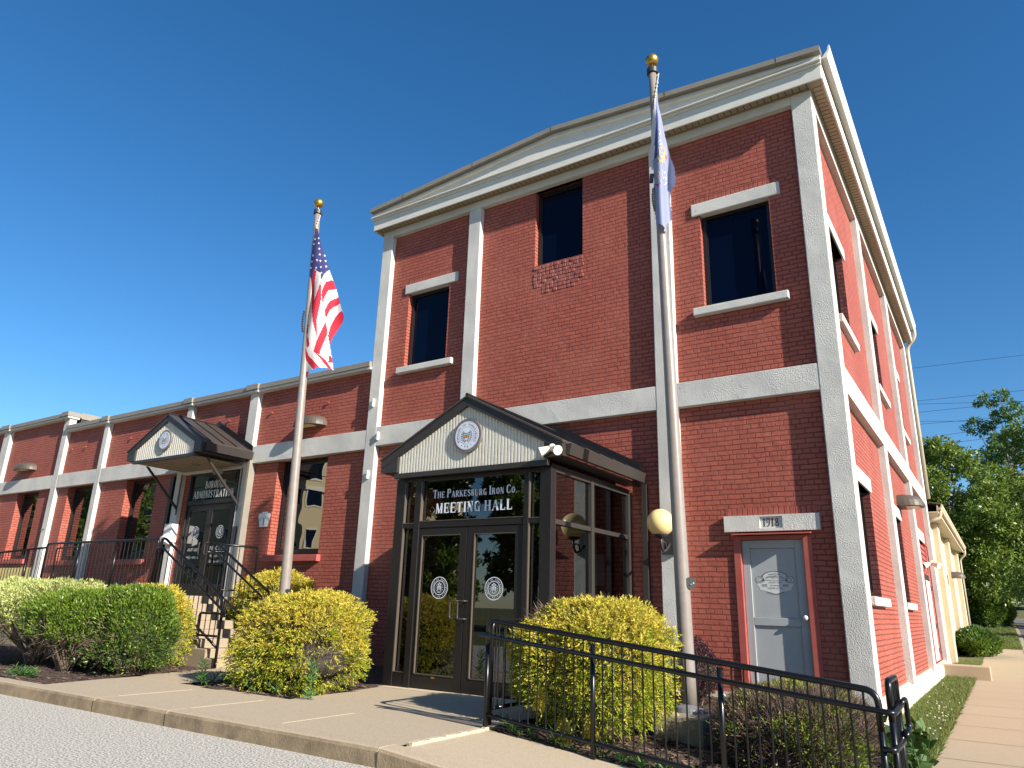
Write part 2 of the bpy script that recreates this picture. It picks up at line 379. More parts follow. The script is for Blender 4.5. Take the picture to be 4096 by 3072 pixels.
SER = {  # condensed serif capitals: strokes (points, weight), serifs (x, y, halfwidth)
 'T': ([([(.3,0),(.3,1)],.17),([(.02,.965),(.58,.965)],.07),([(.04,1),(.04,.8)],.05),([(.56,1),(.56,.8)],.05)],[(.3,0,.14)],.62),
 'H': ([([(.14,0),(.14,1)],.17),([(.54,0),(.54,1)],.17),([(.14,.52),(.54,.52)],.06)],[(.14,0,.13),(.14,1,.13),(.54,0,.13),(.54,1,.13)],.70),
 'E': ([([(.14,0),(.14,1)],.17),([(.05,.965),(.54,.965)],.07),([(.14,.52),(.42,.52)],.06),([(.05,.035),(.56,.035)],.07),([(.53,1),(.53,.8)],.05),([(.55,0),(.55,.22)],.05),([(.41,.63),(.41,.41)],.05)],[],.62),
 'P': ([([(.14,0),(.14,1)],.17),([(.06,.97),(.36,.97)],.06),([(.33,.95),(.47,.88),(.50,.74),(.47,.6),(.33,.52)],.13),([(.16,.49),(.36,.49)],.06)],[(.14,0,.14)],.62),
 'A': ([([(.08,0),(.32,1)],.07),([(.32,1),(.56,0)],.17),([(.16,.34),(.46,.34)],.06)],[(.08,0,.10),(.56,0,.13)],.68),
 'R': ([([(.14,0),(.14,1)],.17),([(.06,.97),(.34,.97)],.06),([(.33,.95),(.46,.87),(.48,.75),(.46,.62),(.33,.54)],.13),([(.16,.51),(.34,.51)],.06),([(.32,.5),(.54,.02)],.16)],[(.14,0,.14),(.56,0,.08)],.66),
 'K': ([([(.14,0),(.14,1)],.17),([(.18,.42),(.52,.98)],.06),([(.28,.58),(.56,.02)],.17)],[(.14,0,.13),(.14,1,.13),(.52,1,.09),(.57,0,.1)],.68),
 'S': ([([(.46,.78),(.40,.93),(.28,.97),(.14,.9)],.09),([(.14,.9),(.11,.74),(.24,.58),(.38,.45),(.46,.30)],.17),([(.46,.3),(.42,.1),(.28,.03),(.14,.08),(.08,.24)],.09)],[],.56),
 'B': ([([(.14,0),(.14,1)],.17),([(.06,.97),(.34,.97)],.06),([(.32,.95),(.44,.86),(.45,.72),(.32,.54)],.13),([(.16,.52),(.34,.52)],.06),([(.32,.5),(.49,.38),(.49,.16),(.33,.05)],.15),([(.06,.03),(.36,.03)],.06)],[],.62),
 'U': ([([(.14,1),(.14,.25),(.22,.06),(.34,.03)],.16),([(.34,.03),(.46,.08),(.52,.25),(.52,1)],.07)],[(.14,1,.13),(.52,1,.11)],.66),
 'G': ([([(.50,.78),(.42,.94),(.30,.97),(.18,.85)],.08),([(.18,.88),(.11,.65),(.11,.35),(.18,.12)],.17),([(.18,.12),(.30,.03),(.42,.05),(.50,.14)],.08),([(.50,0),(.50,.42)],.15)],[(.50,.44,.12)],.64),
 'I': ([([(.16,0),(.16,1)],.17)],[(.16,0,.14),(.16,1,.14)],.32),
 'O': ([([(.20,.86),(.12,.66),(.12,.34),(.20,.14)],.16),([(.20,.14),(.32,.03),(.44,.14)],.08),([(.44,.14),(.52,.34),(.52,.66),(.44,.86)],.16),([(.44,.86),(.32,.97),(.20,.86)],.08)],[],.64),
 'N': ([([(.12,0),(.12,1)],.06),([(.12,.99),(.52,.02)],.18),([(.52,0),(.52,1)],.06)],[(.12,0,.10),(.10,1,.08),(.52,1,.10)],.66),
 'C': ([([(.50,.76),(.42,.94),(.30,.97),(.18,.86)],.08),([(.18,.88),(.11,.65),(.11,.35),(.18,.12)],.17),([(.18,.12),(.30,.03),(.42,.06),(.52,.24)],.08)],[],.60),
 'M': ([([(.10,0),(.12,1)],.06),([(.14,.99),(.38,.02)],.17),([(.38,.02),(.62,.99)],.06),([(.64,0),(.64,1)],.17)],[(.10,0,.09),(.64,0,.12),(.64,1,.12)],.80),
 'L': ([([(.14,0),(.14,1)],.17),([(.06,.035),(.52,.035)],.07),([(.51,0),(.51,.25)],.05)],[(.14,1,.14)],.58),
 'D': ([([(.14,0),(.14,1)],.17),([(.06,.97),(.32,.97)],.06),([(.30,.96),(.46,.84),(.53,.6),(.53,.4),(.46,.16),(.30,.04)],.14),([(.06,.03),(.32,.03)],.06)],[],.66),
 '.': ([([(.10,0),(.10,.12)],.12)],[],.24),
 '1': ([([(.22,0),(.22,1)],.15),([(.08,.82),(.22,.98)],.07)],[(.22,0,.16)],.42),
 '9': ([([(.30,.5),(.14,.58),(.10,.75),(.16,.93),(.28,.98),(.42,.92),(.48,.7),(.44,.35),(.34,.1),(.14,.02)],.11)],[],.58),
 '8': ([([(.28,.54),(.14,.66),(.14,.86),(.28,.97),(.42,.86),(.42,.66),(.28,.54),(.10,.36),(.10,.14),(.28,.03),(.46,.14),(.46,.36),(.28,.54)],.11)],[],.58)}
def serif(mb, s, x0, x1, z0, h, y, big=None):
    """text between x0 and x1 (stretched to fit); capitals of height h; big = set of indices drawn taller"""
    big = big or set(); ws = []
    for i, c in enumerate(s): ws.append(.30 if c == ' ' else SER[c][2]*(1.28 if i in big else 1)+.06)
    k = (x1-x0)/sum(ws); x = x0; cnt = 0
    for i, c in enumerate(s):
        hh = h*(1.35 if i in big else 1); kk = k*(1.28 if i in big else 1); zb = z0
        if c != ' ':
            for pts, wt in SER[c][0]:
                wv = wt*kk
                for a, b in zip(pts[:-1], pts[1:]):
                    cnt += 1; yy = y-.00015*(cnt % 9)
                    ax, az, bx_, bz = x+a[0]*kk, zb+a[1]*hh, x+b[0]*kk, zb+b[1]*hh
                    dx, dz = bx_-ax, bz-az; L_ = math.hypot(dx, dz)
                    ww = wv*(.5 if abs(dx) < abs(dz)*1.2 else .5*max(1, hh/kk*.55)); nx, nz = -dz/L_*ww, dx/L_*ww
                    e = .0 if len(pts) == 2 else ww*.5; ex, ez = dx/L_*e, dz/L_*e
                    mb.poly([(ax+nx-ex, yy, az+nz-ez), (bx_+nx+ex, yy, bz+nz+ez), (bx_-nx+ex, yy, bz-nz+ez), (ax-nx-ex, yy, az-nz-ez)])
            for sx_, sz_, hw in SER[c][1]:
                cnt += 1; yy = y-.00015*(cnt % 9)-.0015; zc = zb+sz_*hh+(.02 if sz_ < .5 else -.02)*hh
                mb.poly([(x+(sx_-hw)*kk, yy, zc-.025*hh), (x+(sx_+hw)*kk, yy, zc-.025*hh), (x+(sx_+hw)*kk, yy, zc+.025*hh), (x+(sx_-hw)*kk, yy, zc+.025*hh)])
        x += ws[i]*k

# ------------------------------------------------------------------ ground
GY = [-60, -20, 10, 22, 35, 45, 55, 70, 120, 260]; GZ = [-1.75, -1.73, -1.7, -1.5, -1.15, -.85, -.42, .15, 2.0, 5.0]
def gz(y): return float(np.interp(y, GY, GZ))
def struct(mb, name, mat): return setp(mb.build(name, mat), kind='structure')
def ribbon(xl, xr, y0, y1, dz, step=2.5):
    m = MB(); n = max(1, int((y1-y0)/step)); fl = xl if callable(xl) else (lambda y: xl); fr = xr if callable(xr) else (lambda y: xr)
    for i in range(n):
        a, b = y0+(y1-y0)*i/n, y0+(y1-y0)*(i+1)/n
        m.poly([(fl(a), a, gz(a)+dz), (fr(a), a, gz(a)+dz), (fr(b), b, gz(b)+dz), (fl(b), b, gz(b)+dz)])
    return m
# base ground (grass) with a pit left for the street; everything else lies a little above it
m = MB()
ys = [-300, -60, -14.2]; 
for a, b in ((-300, -60), (-60, -14)): m.poly([(-300, a, -1.66), (300, a, -1.66), (300, b, -1.66), (-300, b, -1.66)])
for i in range(60):
    a, b = 1.0+i*4.3, 1.0+(i+1)*4.3
    m.poly([(-300, a, gz(a)-.03), (300, a, gz(a)-.03), (300, b, gz(b)-.03), (-300, b, gz(b)-.03)])
m.poly([(-300, -14, -1.75), (300, -14, -1.75), (300, 1.0, gz(1)-.03), (-300, 1.0, gz(1)-.03)])
struct(m, 'ground', 'lawn_soil')
# street in front and to the right
m = MB(); m.poly([(-300, -14, -1.60), (1.95, -14, -1.60), (1.95, -5.46, -1.60), (-300, -5.46, -1.60)])
m.poly([(1.95, -14, -1.60), (9, -14, -1.66), (9, -5.46, -1.66), (1.95, -5.46, -1.64)])
m.poly([(9, -14, -1.66), (300, -14, -1.66), (300, -5.46, -1.66), (9, -5.46, -1.66)])
struct(m, 'road', 'asphalt')
m = ribbon(lambda y: 1.93+max(0, (y-46))*.0, 9.5, -5.4, 52, -.016); struct(m, 'side_road', 'asphalt_far')
m = MB()
for xa, xb in ((-60, 60),): m.poly([(xa, 53.0, gz(53.0)), (xb, 53.0, gz(53.0)), (xb, 58.8, gz(58.8)), (xa, 58.8, gz(58.8))])
struct(m, 'cross_road', 'asphalt_far')
m = MB(); m.box(-60, 60, 58.8, 59.0, gz(59)-.3, gz(59)+.10); struct(m, 'far_kerb', 'concrete_kerb')
# front kerb, in cast lengths with open joints
RX0 = -2.72
def walk_z(x): return -1.46 if x <= RX0 else max(-1.46-(x-RX0)*.098, -1.74)
m = MB(); xs = [-40, -36, -32, -28, -24, -20.4, -16.9, -13.8, -10.9, -6.90, -5.57, -2.78, -.6, 1.9]
for a, b in zip(xs[:-1], xs[1:]):
    for q in range(6):
        x0 = a+.006+(b-a-.012)*q/6; x1 = a+.006+(b-a-.012)*(q+1)/6; z0, z1 = walk_z(x0), walk_z(x1)
        prof = [(-5.485, -1.9), (-5.462, 'z-.03'), (-5.448, 'z-.008'), (-5.425, 'z'), (-5.26, 'z')]
        def zz(p, z): return p if not isinstance(p, str) else z+(float(p[1:]) if len(p) > 1 else 0)
        for (ya, za), (yb, zb) in zip(prof[:-1], prof[1:]):
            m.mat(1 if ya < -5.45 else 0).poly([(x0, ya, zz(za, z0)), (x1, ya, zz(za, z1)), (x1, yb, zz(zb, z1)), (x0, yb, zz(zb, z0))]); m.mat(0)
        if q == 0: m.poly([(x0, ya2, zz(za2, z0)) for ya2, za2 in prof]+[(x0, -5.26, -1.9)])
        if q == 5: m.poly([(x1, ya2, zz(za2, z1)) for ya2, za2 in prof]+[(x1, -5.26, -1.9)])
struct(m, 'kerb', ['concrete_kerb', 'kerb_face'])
m = MB()
for a in xs[1:-1]: m.box(a-.006, a+.006, -5.47, -5.27, walk_z(a)-.35, walk_z(a)-.03)
struct(m, 'kerb_joints', 'joint_dark')
# pavement: a strip along the kerb, the slab to the doors, the path to the steps
m = MB()
def sheet(m, pts, z=-1.462):
    m.poly([(p[0], p[1], z) for p in pts])
sheet(m, [(-8.45, -5.26), (RX0, -5.26), (RX0, -4.06), (-5.45, -4.06), (-7.60, -4.02), (-8.72, -4.08)])
sheet(m, [(-5.45, -4.06), (RX0, -4.06), (RX0-.02, -2.28), (-5.74, -2.28), (-5.62, -2.62)])
sheet(m, [(-8.72, -4.08), (-7.60, -4.02), (-7.35, -3.2), (-7.8, -1.3), (-9.2, -1.3), (-9.08, -2.49), (-8.95, -3.22)])
for q in range(10):
    x0 = RX0+.012+q*.44; x1 = x0+.44; m.poly([(x0, -5.26, walk_z(x0)-.012), (x1, -5.26, walk_z(x1)-.012), (x1, -4.08, walk_z(x1)-.012), (x0, -4.08, walk_z(x0)-.012)])
m.poly([(RX0+4.41, -5.26, -1.72), (1.95, -5.26, -1.72), (1.95, -2.4, -1.712), (.64, -2.4, -1.712), (.60, -4.08, -1.72), (RX0+4.41, -4.08, -1.72)])
struct(m, 'sidewalk', 'concrete')
m = MB()   # raised lip of mortar where the ramp starts, and control joints
for k in range(16):
    y0 = -5.18+k*.072; w = .018+.008*math.sin(k*1.7)
    m.box(RX0-w, RX0+.03+w*.4, y0, y0+.0715, -1.50, -1.452+.004*math.sin(k*2.3))
struct(m, 'mortar_lip', 'joint_light')
m = MB()
for x in (-6.9, -5.57, -4.2): m.box(x-.0025, x+.0025, -5.2, -4.3, -1.4625, -1.4600)
m.box(-8.6, -7.6, -4.06, -4.05, -1.4625, -1.4590)
struct(m, 'pavement_joints', 'joint_light')
m = MB(); m.box(-5.72, -2.9, -2.42, -2.27, -1.50, -1.448); struct(m, 'door_threshold_slab', 'joint_light')
# side walk, kerb
m = ribbon(.60, 1.74, -2.4, 25.0, -.006, 1.4); struct(m, 'side_walk', 'concrete_side')
m = MB()
y = -2.4
while y < 25: m.poly([(.60, y-.006, gz(y)-.003), (1.74, y-.006, gz(y)-.003), (1.74, y+.006, gz(y)-.003), (.60, y+.006, gz(y)-.003)]); y += 1.42
struct(m, 'side_walk_joints', 'joint_dark')
m = MB()
pts = [(1.75, y_) for y_ in np.linspace(-2.4, 44, 36)] + [(1.72, 47), (1.62, 49.5), (1.35, 51.2), (.9, 52.2), (.3, 52.6), (-3, 52.8), (-20, 52.8)]
for (xa, ya), (xb, yb) in zip(pts[:-1], pts[1:]):
    dx, dy = xb-xa, yb-ya; L_ = math.hypot(dx, dy); nx, ny = dy/L_*.17, -dx/L_*.17; za, zb = gz(ya)+.004, gz(yb)+.004
    m.poly([(xa, ya, za), (xa+nx, ya+ny, za), (xb+nx, yb+ny, zb), (xb, yb, zb)]); m.poly([(xa+nx, ya+ny, za), (xa+nx, ya+ny, za-.25), (xb+nx, yb+ny, zb-.25), (xb+nx, yb+ny, zb)])
struct(m, 'side_kerb', 'concrete_kerb')
# lawn sheets
m = ribbon(-.2, .60, -1.6, 17.6, .006); 
q = ribbon(-.5, 1.75, 25.0, 44, .006); q2 = ribbon(-.5, .60, 17.6, 25, .006)
for o_ in (q, q2):
    n = len(m.v); m.v += o_.v; m.f += [tuple(n+i for i in f) for f in o_.f]; m.m += o_.m
struct(m, 'lawn', 'lawn_soil')
# mulch beds
def mulch_z(x, y):
    base = -1.485 if x < RX0 else np.interp(y, [-4.1, -2.2, .1], [walk_z(x)-.03, -1.66 if x > -2.3 else -1.56, -1.46])
    if x > -.2: base = np.interp(y, [-4.1, -2.4, .1], [-1.76, -1.74, -1.66])
    return float(base)+.022*math.sin(x*3.1+y*2.3)+.018*math.sin(x*7.3-y*5.1)+.006
def bed(poly, name='mulch_bed', step=.14):
    m = MB(); xs_ = [p[0] for p in poly]; ys_ = [p[1] for p in poly]
    def inside(x, y):
        c = False; n = len(poly)
        for i in range(n):
            (xa, ya), (xb, yb) = poly[i], poly[(i+1) % n]
            if (ya > y) != (yb > y) and x < (xb-xa)*(y-ya)/(yb-ya)+xa: c = not c
        return c
    idx = {}
    def vid(i, j):
        if (i, j) not in idx:
            x, y = min(xs_)+i*step, min(ys_)+j*step; idx[(i, j)] = len(m.v); m.v.append((x, y, mulch_z(x, y)))
        return idx[(i, j)]
    for i in range(int((max(xs_)-min(xs_))/step)+1):
        for j in range(int((max(ys_)-min(ys_))/step)+1):
            if inside(min(xs_)+(i+.5)*step, min(ys_)+(j+.5)*step): m.f.append((vid(i, j), vid(i+1, j), vid(i+1, j+1), vid(i, j+1))); m.m.append(0)
    return struct(m, name, 'mulch')
BED_L = [(-40, -5.26), (-8.42, -5.26), (-8.66, -4.08), (-8.9, -3.22), (-9.03, -2.45), (-9.1, -2.3), (-15, -2.3), (-40, -2.3)]
BED_M = [(-7.7, -4.1), (-5.36, -4.1), (-5.6, -2.6), (-5.66, .1), (-11.1, .1), (-11.1, -1.45), (-7.9, -1.5), (-7.5, -3.0)]
BED_R = [(-2.74, -4.12), (.55, -4.12), (.66, -2.4), (.62, -1.45), (0.05, -1.2), (0, .12), (-3.2, .12), (-3.2, -2.4), (-2.8, -2.4)]
for b_ in (BED_L, BED_M, BED_R): bed(b_)
# loose bark chips on the beds
def chips(n, boxes, name='bark_chips'):
    V = []; F = []
    for k in range(n):
        bx_ = random.choice(boxes); x, y = random.uniform(bx_[0], bx_[1]), random.uniform(bx_[2], bx_[3]); z = mulch_z(x, y)+.008
        a = random.uniform(0, 6.28); l = random.uniform(.012, .04); w = random.uniform(.005, .013); t = random.uniform(-.5, .5)
        c, s_ = math.cos(a), math.sin(a); i = len(V)
        V += [(x-c*l-s_*w, y-s_*l+c*w, z), (x-c*l+s_*w, y-s_*l-c*w, z+.004), (x+c*l+s_*w, y+s_*l-c*w, z+l*abs(t)+.004), (x+c*l-s_*w, y+s_*l+c*w, z+l*abs(t))]
        F.append((i, i+1, i+2, i+3))
    me = bpy.data.meshes.new(name); me.from_pydata(V, [], F); me.materials.append(M['mulch_chip']); o = bpy.data.objects.new(name, me); COL.objects.link(o)
    return setp(o, 'loose bark chips scattered over the planting beds', 'bark chips', kind='stuff')
chips(9000, [(-12.5, -8.75, -5.2, -2.4), (-7.6, -5.7, -4.0, -2.6), (-2.6, .4, -4.1, 0), (-2.6, .4, -4.1, -1)])

# ------------------------------------------------------------------ tall brick building
TB = thing('brick_building', (-4.2, 6, -1.7), 'two-storey painted red brick building with white stucco frame and a low gable', 'building')
F0, RC = 0.0, .11       # frame face and brick recess
m = MB()
wall(m, 1, RC, -8.474, -6.4387, 2.9055, 7.107, [(-7.985, -6.93, 4.10, 5.70)], .20)
wall(m, 1, RC, -6.154, -2.64, 2.9055, 7.107, [(-4.95, -3.96, 5.56, 7.107)], .20)
wall(m, 1, RC, -2.31, -.2946, 2.9055, 7.107, [(-1.845, -.765, 4.07, 5.72)], .20)
wall(m, 1, RC, -8.474, -2.64, -1.75, 2.5245, [(-4.9, -3.6, -1.46, .75)], .20)
wall(m, 1, RC, -2.31, -.2946, -1.39, 2.5245, [(-1.60, -.60, -1.39, .665)], .06)
m.build('brick_wall', ['brick_paint', 'brick_jamb_bare'], TB)
for q_ in ((-8.02, -6.78, 5.895, 6.01), (-1.93, -.64, 5.905, 6.02), (-1.70, -.50, .889, 1.0)): MB().box(q_[0], q_[1], RC-.004, RC+.01, q_[2], q_[3]).build('soldier_course', 'brick_soldier', TB)
m = MB()     # knocked-about brickwork under the middle window
for i in range(12):
    for j in range(8):
        if random.random() < .86:
            x0 = -4.96+i*.085+random.uniform(-.01, .01); z0 = 5.54-(j+1)*.0702
            if j > 5 and abs(i-6) > 4: continue
            m.box(x0, x0+random.uniform(.06, .084), RC-random.uniform(.004, .013), RC+.01, z0+.003, z0+.068)
m.box(-4.95, -3.98, RC-.002, RC+.01, 5.13, 5.545)
m.build('brick_patch', 'brick_patch_worn', TB, bevel=.004)
def pillar(x0, x1, y0, y1, z0, z1, p=TB): return MB().box(x0, x1, y0, y1, z0, z1).build('pillar', 'stucco', p, bevel=.012)
pillar(-.2946, .002, 0, .30, -1.75, 7.262); pillar(-2.64, -2.31, 0, .22, -1.75, 7.107); pillar(-6.4387, -6.154, 0, .22, 2.9055, 7.107); pillar(-8.752, -8.474, 0, .22, -1.75, 7.107)
def beam(x0, x1, z0, z1, p=TB, y0=.0, y1=.2): return MB().box(x0, x1, y0, y1, z0, z1).build('beam', 'stucco', p, bevel=.008)
beam(-8.752, -.2946, 7.107, 7.262, y0=.001)
for a, b in ((-8.474, -2.64), (-2.31, -.2946)): beam(a, b, 2.5245, 2.9055, y0=.004)
def slab(name, x0, x1, y0, y1, z0, z1, mat, p=TB, bev=.012): return MB().box(x0, x1, y0, y1, z0, z1).build(name, mat, p, bevel=bev)
for a, b, c, e in ((-8.08, -6.715, 5.69, 5.895), (-1.975, -.59, 5.69, 5.905), (-1.72, -.47, .67, .885)):
    if c > 1: slab('lintel', a, b, RC-.028, RC+.12, c, e, 'stucco')
lt = MB()     # door lintel with the date panel let into it
lt.box(-1.72, -1.235, .055, .2, .67, .885); lt.box(-.935, -.47, .055, .2, .67, .885); lt.box(-1.235, -.935, .055, .2, .862, .885); lt.box(-1.235, -.935, .055, .2, .67, .708); lt.box(-1.235, -.935, .078, .2, .708, .862)
lt = lt.build('lintel', 'stucco', TB, label='rough lintel with a sunk date panel')
m = MB(); serif(m, '1918', -1.20, -.975, .732, .108, .0755); d_ = m.build('date_numerals', 'groove_dark', TB); d_.parent = lt; 
for a, b, c, e in ((-8.10, -6.705, 3.95, 4.075), (-1.995, -.585, 3.945, 4.07)): slab('window_sill', a, b, .005, .3, c, e, 'stucco')
win(TB, 1, RC+.10, -7.985, -6.93, 4.075, 5.70); win(TB, 1, RC+.10, -4.95, -3.96, 5.56, 7.107, bottom=.03); win(TB, 1, RC+.10, -1.845, -.765, 4.07, 5.72)
# grey panelled door under the date stone
dr = MB(); dr.box(-1.52, -1.42, .15, .19, -1.43, .56); dr.box(-.83, -.71, .15, .19, -1.43, .56); dr.box(-1.42, -.83, .15, .19, .45, .56); dr.box(-1.42, -.83, .15, .19, -.545, -.44); dr.box(-1.42, -.83, .15, .19, -1.43, -1.25)
dr.box(-1.42, -.83, .172, .19, -1.25, -.545); dr.box(-1.42, -.83, .172, .19, -.44, .45)
dr = dr.build('panelled_door', 'door_grey', TB, bevel=.006)
k = MB().sphere((-.755, .105, -.43), .033).tube([(-.755, .15, -.43), (-.755, .11, -.43)], .014).build('door_knob', 'white_paint', TB, smooth=True); k.parent = dr
m = MB(); m.box(-1.615, -1.523, .085, .2, -1.43, .615); m.box(-.707, -.60, .085, .2, -1.43, .615); m.box(-1.523, -.707, .085, .2, .563, .615)
m.build('door_casing', 'red_paint', TB, bevel=.004)
m = MB(); m.prism([(-.02, .632), (.2, .668), (.2, .645), (-.02, .618)], 0, -1.61, -.585); m.build('drip_cap', 'red_paint', TB)
# painted trade card on the door
cx, cz, Y = -1.12, 0.0, .1705
pts = []
for i in range(21): a = math.pi*(1-i/20); pts.append((cx+.15*math.cos(a), cz+.075+.068*math.sin(a)))
card = MB(); base = [(-.15, .075), (-.19, .09), (-.235, .07), (-.25, .03), (-.225, -.005), (-.235, -.03), (-.205, -.055), (-.205, -.085), (-.09, -.115), (0, -.14), (.09, -.115), (.205, -.085), (.205, -.055), (.235, -.03), (.225, -.005), (.25, .03), (.235, .07), (.19, .09), (.15, .075)]
card.poly([(cx+x, Y, cz+z) for x, z in base]+[(p[0], Y, p[1]) for p in reversed(pts[1:-1])])
card = card.build('trade_card', 'paper', TB); card.parent = dr; card.location = Vector((0, 0, 0))
tx = MB(); arc_text(tx, 'THE PARKESBURG IRON CO.', (cx, cz-.19), .268, Y-.002, .030, math.radians(128), math.radians(52))
for s, zz_, sz in (('Makers of', .060, .026), ('High Grade Charcoal Iron Skelp', .026, .026), ('and Boiler Tubes', -.002, .026), ('Parkesburg,', -.040, .028), ('CHESTER CO. PA.', -.078, .028)): line_text(tx, s, cx, cz+zz_, Y-.002, sz, .85)
def curl(mb, pts, w=.0028, yy=Y-.003):
    for (xa, za), (xb, zb) in zip(pts[:-1], pts[1:]):
        dx, dz = xb-xa, zb-za; L_ = math.hypot(dx, dz) or 1; nx, nz = -dz/L_*w, dx/L_*w
        mb.poly([(xa+nx, yy, za+nz), (xb+nx, yy, zb+nz), (xb-nx, yy, zb-nz), (xa-nx, yy, za-nz)])
curl(tx, [(cx+.16*math.cos(a), cz+.075+.074*math.sin(a)) for a in np.linspace(0, math.pi, 20)])
for sg in (-1, 1):
    curl(tx, [(cx+sg*(.19+.052*math.cos(a)), cz+.042+.040*math.sin(a)) for a in np.linspace(0, 6.28, 18)]); curl(tx, [(cx+sg*(.185+.032*math.cos(a)), cz+.042+.022*math.sin(a)) for a in np.linspace(0, 6.28, 14)])
    for q in range(4): curl(tx, [(cx+sg*(.10+q*.018+.010*math.cos(a)), cz-.032+.016*math.sin(a)) for a in np.linspace(-1.5, 1.5, 6)])
curl(tx, [(cx+t, cz-.115-.027*math.cos(t*14)) for t in np.linspace(-.11, .11, 12)]); curl(tx, [(cx+t, cz+.108+.01*math.cos(t*20)) for t in np.linspace(-.08, .08, 8)])
tx = tx.build('card_lettering', 'ink', TB); tx.parent = dr
# side facade, facing the side walk
P1, P2, P3 = (4.02, 4.36), (8.18, 8.54), (12.32, 12.66)
bays = ((.30, P1[0]), (P1[1], P2[0]), (P2[1], P3[0])); m = MB()
UW = [(1.14, 2.24), (5.14, 6.24), (9.14, 10.2)]
for (a, b), (w0, w1) in zip(bays, UW): wall(m, 0, -RC, a, b, 2.9055, 7.05, [(w0, w1, 3.94, 5.44)], -.20)
for i, (a, b) in enumerate(bays):
    hl = [(UW[i][0], UW[i][1], -.13, 1.43)] if i < 2 else [(8.56, 12.3, -1.38, 1.42)]
    wall(m, 0, -RC, a, b, -1.39, 2.5245, hl, -.20 if i < 2 else -.06)
m.build('side_brick_wall', ['brick_paint', 'brick_jamb_bare'], TB)
for a, b in (P1, P2, P3): MB().box(-.3, .002, a, b, -1.40, 7.05).build('side_pillar', 'stucco', TB, bevel=.012)
for a, b in bays: MB().box(-.3, -.002, a, b, 2.5245, 2.9055).build('side_beam', 'stucco', TB, bevel=.008)
MB().box(-.3, 0, .30, 12.66, 7.05, 7.262).build('side_beam', 'stucco', TB, bevel=.006)
for i, (w0, w1) in enumerate(UW):
    MB().box(-.3, -.083, w0-.17, w1+.17, 5.44, 5.65).build('lintel', 'stucco', TB, bevel=.008)
    MB().box(-.3, -.03, w0-.19, w1+.25, 3.80, 3.94).build('window_sill', 'stucco', TB, bevel=.012)
    win(TB, 0, -RC-.10, w0, w1, 3.94, 5.44, sgn=-1)
    if i < 2:
        MB().box(-.3, -.083, w0-.17, w1+.05, 1.43, 1.65).build('lintel', 'stucco', TB, bevel=.008)
        MB().box(-.3, -.02, w0-.22, w1+.22, -.25, -.13).build('window_sill', 'stucco', TB, bevel=.015)
        win(TB, 0, -RC-.10, w0, w1, -.13, 1.43, sgn=-1)
MB().box(-.3, -.083, 8.6, 11.3, 1.42, 1.68).build('lintel', 'stucco', TB, bevel=.008)
MB().prism([(.01, -1.85), (.01, -1.42), (-.09, -1.385), (-.25, -1.385), (-.25, -1.85)], 1, .001, 12.66).build('foundation', 'plinth_paint', TB, bevel=.01)
MB().box(-2.31, -.2946, .085, .2, -1.75, -1.39).build('foundation', 'plinth_paint', TB)
# side door bay: boarded infill, door with glass, narrow light
m = MB(); 
for i in range(9): z1 = 1.415-i*.135; m.prism([(-RC-.055, z1), (-RC-.03, z1-.125), (-RC-.055, z1-.125)], 1, 8.57, 11.9)
m.box(-.4, -RC-.055, 8.57, 12.3, -1.38, 1.42); m.box(-RC-.055, -RC-.02, 11.9, 12.3, -1.38, 1.42)
m.build('infill_boards', 'red_paint', TB)
sd = MB(); sd.box(-RC-.055, -RC-.005, 10.35, 10.42, -1.36, .72); sd.box(-RC-.055, -RC-.005, 11.52, 11.6, -1.36, .72); sd.box(-RC-.055, -RC-.005, 10.42, 11.52, .64, .72); sd.box(-RC-.055, -RC-.015, 9.2, 10.35, -1.36, -.5)
sd = sd.build('side_door', 'red_paint', TB)
for nm, mt, b_ in (('door_leaf', 'door_pale', (-RC-.05, -RC+.0, 10.42, 11.52, -1.34, .50)), ('door_top_light', 'dark_inside', (-RC-.05, -RC-.01, 10.42, 11.52, .50, .64)), ('side_light', 'low_glass', (-RC-.055, -RC-.03, 9.3, 10.28, -.44, .72)), ('hinge', 'bronze', (-RC-.01, -RC+.02, 11.5, 11.56, .28, .40)), ('hinge', 'bronze', (-RC-.01, -RC+.02, 11.5, 11.56, -.62, -.50)), ('hinge', 'bronze', (-RC-.01, -RC+.02, 11.5, 11.56, -1.2, -1.08))):
    o = MB().box(*b_).build(nm, mt, TB); o.parent = sd; o.location = (0, 0, 0)
# other walls and roof, seen only from the side
m = MB(); wall(m, 0, -8.752, .22, 12.66, 2.2, 7.3, [], .1); wall(m, 1, 12.66, -8.752, 0, -1.7, 7.3, [], .1); m.build('rear_wall', 'brick_paint', TB)
# eaves, cornice and low gable
EF, ES, XL, XR, YB = -.19, .20, -8.87, .20, 12.9
m = MB(); m.box(XL+.01, XR-.01, EF+.01, .0, 7.264, 7.29); m.box(-.01, XR-.01, 0, YB-.3, 7.264, 7.29); m.box(XL+.01, -8.74, 0, YB-.3, 7.264, 7.29)
sf = m.build('soffit', 'soffit_tan', TB)
m = MB(); x = XL+.12
while x < 0: m.box(x, x+.012, EF+.045, -.035, 7.2615, 7.27); x += .105
y = .0
while y < YB-.35: m.box(.035, XR-.04, y, y+.012, 7.2615, 7.27); y += .105
m.box(XL+.1, .0, -.034, -.026, 7.2615, 7.27); m.box(.026, .034, .02, YB-.35, 7.2615, 7.27)
g_ = m.build('soffit_grooves', 'groove_dark', TB); g_.parent = sf; g_.location = (0, 0, 0)
m = MB(); m.box(XL, XR, EF-.012, EF+.012, 7.242, 7.475); m.box(XR-.012, XR+.012, EF+.012, YB-.3, 7.242, 7.52); m.box(XL-.012, XL+.012, EF+.012, YB-.3, 7.242, 7.52)
m.build('fascia', 'trim_white', TB, bevel=.004)
